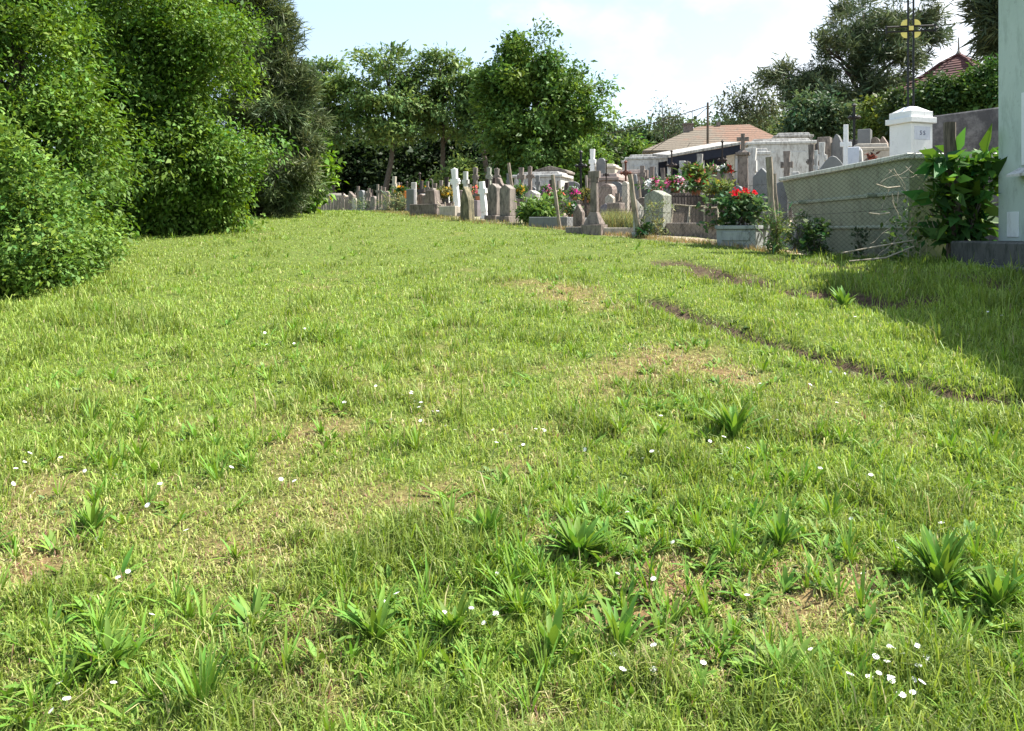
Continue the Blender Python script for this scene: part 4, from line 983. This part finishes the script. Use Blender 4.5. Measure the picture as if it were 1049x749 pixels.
# tall cross with shaft
x, y, z = locate(609, 240, None); H = PZ(178, y)-z
t = thing('shaft_cross', 'tall lichen grey cross on flared pedestal at the fence', 'grave cross', (x, y, z), -28)
p = MB(); p.box(0, 0, -.15, .18, .40, .36); p.box(0, 0, .182, .42, .34, .30, .42); p.build('pedestal', M['brown'], t, .01)
MB().box(0, 0, .42, H*.86, .135, .12, .85).build('shaft', M['brown'], t, .006)
h0 = H*.862; cross_part(t, h0, H*.18, .22, M['brown'], .11, .10)
headstone(593, 209, 11, 'small dark pointed stele with pale edge beside the tall cross', 'point', 'brown', vb=236, T=.14)
grave_bed(590, 239, 22, .5, 'low stone step under the small pointed stele', 'grey', rz=-32, h=.12)
headstone(507, 188, 12, 'gabled stele nearest the white cross slab, bright side face', 'gable', 'grey', vb=226, T=.26, rz=-36)
headstone(520, 189, 13, 'wider gabled stele of the pair, bright side face', 'gable', 'grey', vb=227, T=.26, rz=-36)
stone_cross(497, 186, 9, 'stubby white cross slab leaning beside the gabled stelae', 'clean', d=21, th=.36, ped=.2, pw=.7, tilt=(0, -6), flare=1)
stone_cross(469, 173, 9, 'slender white cross with knobbed arms, tilted at the fence', 'clean', vb=221, th=.34, ped=.16, tilt=(0, -5), trefoil=True, pw=.9)
headstone(479, 191, 11, 'mossy yellowish pointed stone, heavily worn', 'point', 'moss', vb=226, T=.26, base=False, tilt=(0, -2))
stone_cross(477, 176, 7, 'small white cross just behind the mossy pointed stone', 'white', d=22.2, th=.36, ped=.3, flare=1.1)
grave_bed(459, 222, 20, 1.4, 'pale sandy kerb grave beside the slender white cross', 'cream', rz=-32, h=.30)
headstone(443, 195, 16, 'brown tapering stone with broken iron hook on top', 'taper', 'brown', vb=220, T=.3)
grave_bed(433, 221, 30, .6, 'dark stone base holding the brown tapering stone', 'brown', rz=-25, h=.34)
ih = MB(); ih.tube([(0, 0, 0), (0, 0, .34), (-.05, 0, .38), (-.09, 0, .36)], .02, 5); o = ih.build('iron_hook', M['grey']); x, y, z = locate(443, 220, None); o.location = (x, y, PZ(196, y)); tag(o, 'broken iron hook on the brown tapering stone', 'hook')
sh = MB(); sh.prism([(-.16, 0), (.17, .02), (.10, .22), (.02, .12), (-.02, .2)], -.01, .01); o = sh.build('broken_plaque', M['moss']); x, y, z = locate(440, 220, None); o.location = (x-.02, y-.45, z+.12); o.rotation_euler = (math.radians(-25), 0, -.4); tag(o, 'broken yellowish plaque leaning on the dark stone base', 'plaque')
fsd = thing('flower_stand', 'rack of crossed dry sticks behind the pale sandy kerb', 'stand', (*(lambda q: (q[0], q[1]))(locate(457, None, 23)), float(zg(PX(457, 23), 23)))); m = MB()
for i in range(9): m.tube([(random.uniform(-.25, .25), 0, 0), (random.uniform(-.3, .3), random.uniform(-.1, .1), random.uniform(.25, .42))], .016, 5)
m.build('stick', M['twig'], fsd)
# --- headstones / crosses further in: (kind, u, vtop, w, depth, label ...)
def H_(u, vt, w_, d, label, style='gable', mat='grey', **k): return headstone(u, vt, w_, label, style, mat, d=d, **k)
def C_(u, vt, w_, d, label, mat='grey', **k): return stone_cross(u, vt, w_, label, mat, d=d, **k)
def I_(u, vt, w_, d, label, **k): return iron_cross(u, vt, w_, label, d=d, **k)
H_(421, 194, 10, 28, 'dark grey square stone with small white plaque above', 'flat', 'slate')
H_(424, 187, 6, 30, 'small white square stone above the orange flowers', 'flat', 'white')
C_(404, 181, 5, 32, 'tall slim knobbed cross over the tall pale weeds', 'cream', th=.4, ped=.2)
C_(408, 187, 4, 36, 'short pale cross stub beside the tall slim knobbed cross', 'grey', th=.4)
I_(411, 188, 4, 38, 'thin iron cross between the pale stub and yellow flowers', r=.03)
I_(417, 187, 5, 37, 'grey iron cross above the orange box', r=.035)
I_(430, 178, 5, 32, 'iron cross with reddish figure over the yellow flowers', r=.035, figure='rust')
C_(452, 185, 5, 31, 'grey cross tapering up behind the brown tapering stone', 'grey', th=.35)
C_(459, 187, 4, 31, 'tiny white cross before the dark hedge', 'white', th=.35)
C_(487, 172, 6, 26, 'slim grey cross with knob arms before the dark hedge', 'grey', th=.38, trefoil=True)
C_(501, 172, 6, 27, 'slim weathered cross between pink flowers and stelae', 'green', th=.38, trefoil=True)
C_(509, 173, 7, 27.5, 'ornate grey cross on a carved base behind the stelae', 'grey', th=.34, trefoil=True, pw=1.3)
H_(511, 182, 15, 26, 'wide ornate brown headstone behind the gabled stelae', 'ogee', 'brown')
H_(492, 206, 14, 23, 'low grey slab under the pink flowers', 'flat', 'purple', T=.9, base=False)
C_(534, 172, 8, 24.5, 'grey stone cross in front of the white vault, first of the near pair', 'grey', th=.3)
C_(543, 171, 7, 24.2, 'brownish stone cross close beside another at the vault', 'brown', th=.3, trefoil=True)
C_(551, 180, 6, 24, 'short grey cross in front of the big white vault wall', 'slate', th=.3)
H_(546, 195, 12, 21.5, 'grey stone with white slanted top behind the green bush', 'gable', 'whitedirty', T=.3)
C_(521, 178, 5, 25, 'small grey cross hidden by the pale greyish post', 'slate', th=.35)
C_(558, 176, 4, 33, 'dark cross standing behind the vault roof', 'slate', th=.4)
I_(595, 156, 9, 21, 'tall black iron cross before the bright saplings', mat='black', r=.03, ped=.25, pm='brown')
C_(607, 153, 7, 29, 'tall bright white cross behind the lichen grey cross', 'clean', th=.34, ped=.3)
H_(616, 162, 10, 29, 'dark rounded tombstone next to the tall bright white cross', 'round', 'slate')
I_(621, 165, 5, 20, 'thin dark iron cross rising above the cream tombstone', r=.018, ped=.15)
I_(641, 166, 9, 18.5, 'rusty iron crucifix on pale stone post', mat='rust', figure='rust', r=.024, ped=.36, pm='cream')
H_(625, 199, 9, 17.6, 'small cream gabled tombstone above the tall grass plot', 'gable', 'cream', T=.14)
H_(631, 208, 14, 16.9, 'brown trough shaped stone at the back of the tall grass plot', 'flat', 'brown', T=.3, base=False)
H_(617, 207, 10, 17.3, 'leaning purplish granite slab beside the tall grass plot', 'gable', 'purple', tilt=(-20, 0))
grave_bed(633, 241, 34, 1.9, 'kerbed plot filled with tall uncut grass', 'cream', rz=-18, h=.14, lid=False)
H_(641, 186, 6, 18, 'slim pale stone pillar under the rusty crucifix', 'round', 'cream', T=.14)
H_(651, 178, 8, 20, 'dark green edged stone behind the leaning post', 'ogee', 'slate')
C_(658, 170, 7, 24, 'grey cross in front of the pale brick like vault', 'grey', th=.32)
C_(666, 172, 6, 25, 'dark grey cross before the white vault, above pink bouquet', 'slate', th=.32)
C_(671, 171, 5, 25.5, 'thin slate cross crowding the white vault front', 'slate', th=.3)
H_(664, 186, 14, 20, 'black polished headstone behind the pink bouquet', 'arch', 'dark')
I_(688, 155, 8, 22, 'brown iron pole cross in front of the dark shelter', mat='rail', r=.022)
C_(699, 165, 7, 23, 'white statue like cross under the dark shelter', 'white', th=.42)
C_(704, 166, 8, 22.6, 'rough grey cross beside the white statue like cross', 'grey', th=.4, trefoil=True)
C_(717, 158, 8, 22.5, 'pale round headed cross in front of the dark shelter', 'whitedirty', th=.36, ring=True)
I_(740, 145, 7, 20.5, 'slim iron cross on pole at the end of the dark shelter', mat='iron', r=.024)
H_(708, 176, 12, 20, 'pinkish headstone behind the red and orange flowers', 'arch', 'pink')
H_(736, 170, 14, 25, 'grey headstone with white photo plaques below the shelter', 'flat', 'grey')
column(761, 137, 11, 'tall dark square column topped with a small cross', 'brown', d=19, capc='brown', T=.2)
C_(769, 152, 12, 19.6, 'ruffled white plaster monument beside the tall dark column', 'white', th=.5, ped=.3, ring=True, pw=.8)
H_(781, 172, 18, 17.5, 'wide grey gabled headstone behind the tall post', 'gable', 'slate')
H_(756, 190, 22, 15.5, 'broad low grey stone behind the geranium', 'wave', 'slate')
H_(801, 186, 12, 16, 'grey round topped stone between post and skip rim', 'round', 'slate')
C_(806, 155, 12, 21, 'grey stone cross silhouetted on the white vault', 'grey', th=.28, ped=.36)
H_(815, 176, 7, 19, 'small white marker with dark red square plaque', 'flat', 'white')
C_(831, 148, 8, 19.5, 'ornate mottled grey cross behind the skip rim', 'grey', th=.36, trefoil=True, ring=True)
C_(836, 154, 5, 18.6, 'small white cross in front of the ornate mottled cross', 'white', th=.4)
C_(842, 146, 10, 21, 'white wheel headed cross beside the dark bush', 'white', th=.3, ring=True)
C_(866.5, 128, 11, 20, 'clean white latin cross on stepped base', 'clean', th=.26, ped=.38, flare=1, pw=1.1)
H_(853, 160, 33, 17.5, 'wide dark grey headstone with curved top over the skip', 'wave', 'slate', T=.2, rz=-20)
H_(875, 151, 11, 18.6, 'bluish white square stone beside the white latin cross', 'flat', 'plaque', T=.2)
H_(882, 152, 7, 18.2, 'bright white stone with notched top by the cream tomb', 'ogee', 'white', T=.2)
vault(895, 147, 34, 20, 'cream tomb with large pale arch panel near the white pillar', 'cream', d=21, rz=-12, doormat='pink')
t = iron_cross(875, 108, 8, 'dark iron calvary cross on a thick dark post', 'black', d=30, ped=.5, pm='dark', r=.05)
for i, (u, vt, w_, lab, mt) in enumerate([(845, 141, 12, 'low grey tomb slab behind the wheel headed cross', 'grey'), (858, 138, 12, 'tilted grey slab at the back under the dark bush', 'slate'), (886, 133, 12, 'blue grey tomb block behind the white latin cross', 'slate'), (897, 141, 10, 'pale grey marker behind the cream tomb', 'grey'), (905, 140, 8, 'brown marker close to the white pillar', 'pink'), (830, 143, 10, 'grey headstone at the far wall under the round bush', 'grey')]):
    H_(u, vt, w_, 32, lab, ['flat', 'wave', 'flat', 'arch', 'gable', 'arch'][i], mt, T=.5)
bw = MB(); bw.box(PX(880, 34), 34.6, float(zg(PX(880, 34), 34))-.4, PZ(142, 34), 5.2, .3); tag(bw.build('boundary_wall', M['walld'], None, .02), 'low dark boundary wall at the back of the cemetery', 'wall')
# vaults
vault(557, 176, 50, 40, 'big white vault with projecting cornice beside the black iron cross', 'white', d=27, rz=-20, orn=0, bands=True)
vault(568, 170, 34, 30, 'weathered low vault roof behind the big white vault', 'grey', d=33, rz=-20, roof='gable', bands=False)
vault(627, 178, 32, 40, 'pinkish brown vault behind the rusty crucifix', 'pink', d=22, rz=-28, bands=False)
vault(622, 168, 26, 30, 'cream roofed vault far behind the dark rounded tombstone', 'cream', d=36, rz=-20, bands=False)
vault(652, 174, 34, 34, 'low pink vault with flat top next to the white one', 'pink', d=27, rz=-20, bands=False)
vault(668, 158, 42, 34, 'stepped white vault with stacked slabs', 'white', d=30, rz=-20)
vault(655, 162, 26, 30, 'dirty white vault with rough edge beside the saplings', 'whitedirty', d=33, rz=-20, bands=False)
vault(803, 142, 64, 40, 'long white vault with three panels behind the grey crosses', 'white', d=26, rz=-12)
vault(775, 152, 30, 30, 'narrow white vault beside the tall dark column', 'white', d=23, rz=-12, bands=False)
vault(815, 136, 36, 26, 'grey white roof slab stepping above the long vault', 'whitedirty', d=31, rz=-12, bands=False)
# dark shelter
d = 27.0; x = PX(717, d); z = float(zg(x, d)); w_ = 74/F*d
sh = thing('open_shelter', 'white roofed shelter with dark navy interior behind the flowers', 'shelter', (x, d, z), rz=0)
zl, zr = PZ(163, d)-z, PZ(150, d)-z
r = MB(); r.add([(-w_/2, -.6, zl), (w_/2, -.6, zr), (w_/2, 2.2, zr+.3), (-w_/2, 2.2, zl+.3), (-w_/2, -.6, zl+.09), (w_/2, -.6, zr+.09), (w_/2, 2.2, zr+.39), (-w_/2, 2.2, zl+.39)], [(3, 2, 1, 0), (4, 5, 6, 7), (0, 1, 5, 4), (1, 2, 6, 5), (2, 3, 7, 6), (3, 0, 4, 7)]); r.build('roof', M['whitedirty'], sh, .01)
bk = MB(); bk.prism([(-w_/2+.03, .0), (w_/2-.03, .0), (w_/2-.03, zr-.02), (-w_/2+.03, zl-.02)], 1.1, 1.2); bk.build('back_wall', M['navy'], sh)
for sx in (-1, .0, 1): MB().box(sx*(w_/2-.1), -.4, -.2, zl+(zr-zl)*(sx+1)/2-.004, .1, .1).build('support', M['white'], sh)
vt_ = MB(); vt_.prism([(-w_/2+.02, zl-.32), (w_/2-.02, zr-.28), (w_/2-.02, zr-.003), (-w_/2+.02, zl-.003)], -.56, -.53); vt_.build('valance', M['navy'], sh)
# flowers
flowers(410, 198, 14, 14, 31, 'orange and yellow flowers behind the tall pale weeds', ['orange', 'yellow'], pot='dark', gl=.12)
ob = MB(); ob.box(0, 0, 0, .26, .2, .2); o = ob.build('plastic_box', M['orange'], None, .01); o.location = (PX(417.5, 29.5), 29.5, PZ(203, 29.5)); tag(o, 'orange plastic box among the far flowers', 'box')
flowers(431, 193, 11, 16, 31, 'yellow and red flowers under the iron cross with reddish figure', ['yellow', 'red'], pot='dark', gl=.12)
flowers(456, 200, 18, 16, 26, 'olive yellow flower bush behind the stick rack', ['yellow'], pot='dark', green=(.16, .16, .05), gl=.12)
flowers(490, 198, 15, 15, 24, 'pink flowers on the low grey slab', ['pink', 'salmon'], gn=25)
flowers(533, 197, 11, 14, 22.5, 'cream yellow flowers in dark pot beside the pair of stelae', ['yellow'], pot='dark')
flowers(561, 196, 10, 11, 22, 'mauve pink flowers in front of the big white vault', ['pink', 'mauve'], gn=30)
flowers(573, 200, 8, 9, 20.5, 'red and white flowers next to the pale crooked post', ['salmon', 'white'], gn=20)
flowers(589, 199, 9, 13, 20, 'bright pink rose bunch beside the black iron cross', ['hot'], gn=24)
flowers(585, 216, 14, 16, 18.2, 'white and yellow flowers behind the pointed stele', ['white', 'yellow'], gn=40)
flowers(601, 202, 9, 14, 21, 'yellow foliage bush between iron cross and shaft cross', ['yellow'], green=(.16, .17, .05), gl=.11)
flowers(669, 191, 16, 16, 17.8, 'pink and white bouquet on the black headstone', ['pink', 'white'], gn=30, n=40)
flowers(692, 189, 24, 18, 17.2, 'large bouquet of white pink and red with green leaves', ['white', 'red', 'pink'], gn=60, n=46)
flowers(713, 185, 22, 34, 17.8, 'tall lily bush with red and orange flowers inside railing', ['red', 'orange', 'salmon'], green=(.09, .15, .04), gn=150, n=40, gl=.12)
flowers(738, 197, 24, 22, 17.2, 'yellow green bushy plant in a terracotta pot beside the railing', ['yellow'], green=(.14, .19, .05), gn=140, n=10, gl=.10)
flowers(732, 175, 8, 8, 19, 'white and pink bouquet before the shelter supports', ['white', 'pink'], gn=20)
flowers(744, 174, 9, 8, 19, 'red and white bouquet beside the slim iron cross', ['red', 'white'], gn=20)
flowers(893, 164, 9, 9, 17.5, 'dried reddish flowers over the skip rim', ['salmon'], gn=12, green=(.15, .06, .04))
bush('green feathery bush planted on a grave by the pale crooked post', 553, 214, 13, 11, 18.3, (.095, .17, .035), 220, .10, 'grave_bush')
grave_bed(562, 233, 42, 1.6, 'grey kerbed grave under the green feathery bush', 'slate', rz=-24, h=.22)
# --- far end: picket fence in front of a cream vault
vault(340, 198, 26, 14, 'low cream vault at the far end behind the pickets', 'cream', d=48, rz=0, bands=False)
GPK = 'pickets at the far end of the cemetery'
pk0 = None
for i in range(17):
    u = 326+i*2.35+random.uniform(-.5, .5); d = 44.5-i*.25; x = PX(u, d); z = float(zg(x, d)); h = random.uniform(.62, .92)
    if pk0 is None:
        pk0 = MB().prism([(-.055, -.1), (.055, -.1), (.055, .9), (0, 1.0), (-.055, .9)], -.02, .02).build('picket', M['pickwood']); o = pk0
    else: o = pk0.copy(); COL.objects.link(o)
    o.location = (x, d, z); o.scale = (1, 1, h); o.rotation_euler = (random.gauss(0, .05), random.gauss(0, .06), random.uniform(-.3, .3))
    tag(o, 'short grey wooden picket before the low cream vault', 'picket', GPK)
flowers(338, 205, 5, 6, 45.6, 'tiny yellow flowers behind the far pickets', ['yellow'], gn=14)
FAR = [('post', 361, 196, 'brown'), ('cross', 367, 191, 'brown'), ('stone', 371, 195, 'slate'), ('cross', 375, 196, 'grey'), ('cross', 378, 193, 'brown'), ('stone', 383, 201, 'grey'), ('cross', 387, 189, 'grey'), ('cross', 390, 191, 'brown'), ('stone', 396, 196, 'pink'), ('cross', 394, 192, 'brown'), ('stone', 364, 203, 'cream'), ('stone', 379, 205, 'pink'), ('stone', 436, 200, 'brown'), ('cross', 438, 186, 'grey'), ('cross', 446, 188, 'brown'), ('cross', 464, 189, 'grey')]
FL = ['leaning brown slab just past the last pickets', 'brown cross above the first far graves after pickets', 'slate stone with pale round top amid far brown crosses', 'thin grey cross squeezed between slate stone and brown cross', 'brown cross with short arms in the far row', 'low grey stone with pale kerb in the far row', 'taller grey cross close to a brown twin in the far row', 'brown twin beside the taller grey far cross', 'reddish stone with white bit beside brown post', 'small brown cross over the reddish far stone', 'low cream marker after the pickets', 'low pinkish marker under brown far cross', 'brown stone behind the broken hook grave', 'grey cross beside yellow and red flowers', 'brown cross behind the tapering stone', 'grey cross peeking out behind the slender white cross']
for i_, ((k, u, vt, mt), lab) in enumerate(zip(FAR, FL)):
    d = 40-(u-360)*.22 if u < 420 else 29
    if k == 'cross': C_(u, vt, 5, d, lab, mt, th=.24+.04*(i_ % 3), ped=.2+.1*(i_ % 2), pw=.6)
    else: H_(u, vt, 6, d, lab, 'round' if k == 'stone' else 'slant', mt, T=.2)
# background wall of low hedge to close the cemetery behind

GX = ['small rusty crosses among the crowded graves', 'worn stakes among the crowded graves', 'small worn stones among the crowded graves']
LX = ['small rusty brown cross crowded among the weathered graves', 'short worn wooden stake crowded among the weathered graves', 'small worn brownish stone crowded among the weathered graves']
proto = {}
m = MB(); m.prism(cross_pts(0, 1, .34, .10, 1.2), -.04, .04); m.box(0, 0, -.2, .02, .3, .25); proto[0] = m.build('small_cross', M['rail'])
m = MB(); m.tube([(0, 0, -.2), (.02, 0, .5), (-.01, .01, 1.0)], [.05, .045, .04], 6); proto[1] = m.build('stake', M['pickwood'])
m = MB(); m.prism(outline('arch', .5, 1), -.1, .1); m.box(0, 0, -.2, .08, .62, .36); proto[2] = m.build('small_headstone', M['brown'], None, .012)
mt_alt = {0: ['rail', 'brown', 'iron', 'pickwood'], 1: ['pickwood', 'post'], 2: ['brown', 'grey', 'pink', 'slate']}
first = {0: True, 1: True, 2: True}; variants = {}
def spot():
    if random.random() < .45: u = random.uniform(345, 500); vb_ = np.interp(u, [345, 400, 500], [215, 214, 222]); d = np.interp(u, [345, 400, 440, 500], [46, 34, 27, 22])+random.uniform(.3, 5)
    else: u = random.uniform(500, 760); d = np.interp(u, [500, 600, 760], [21, 18, 16])+random.uniform(.8, 8)
    return u, d
for i in range(150):
    k = [0, 1, 2, 0, 2][i % 5]; u, d = spot(); x = PX(u, d)
    if first[k]: o = proto[k]; first[k] = False
    else:
        mtn = random.choice(mt_alt[k]); key = (k, mtn)
        if key not in variants:
            me = proto[k].data.copy(); me.materials.clear(); me.materials.append(M[mtn]); variants[key] = me
        o = proto[k].copy(); o.data = variants[key]; COL.objects.link(o)
    h = random.uniform(.55, 1.25) if k != 2 else random.uniform(.5, .9)
    o.location = (x, d, float(zg(x, d))); o.scale = (random.uniform(.7, 1.1)*min(1, h+.1), 1, h); o.rotation_euler = (random.gauss(0, .04), random.gauss(0, .04), random.uniform(-.9, 0))
    tag(o, LX[k], ['grave cross', 'stake', 'headstone'][k], GX[k])
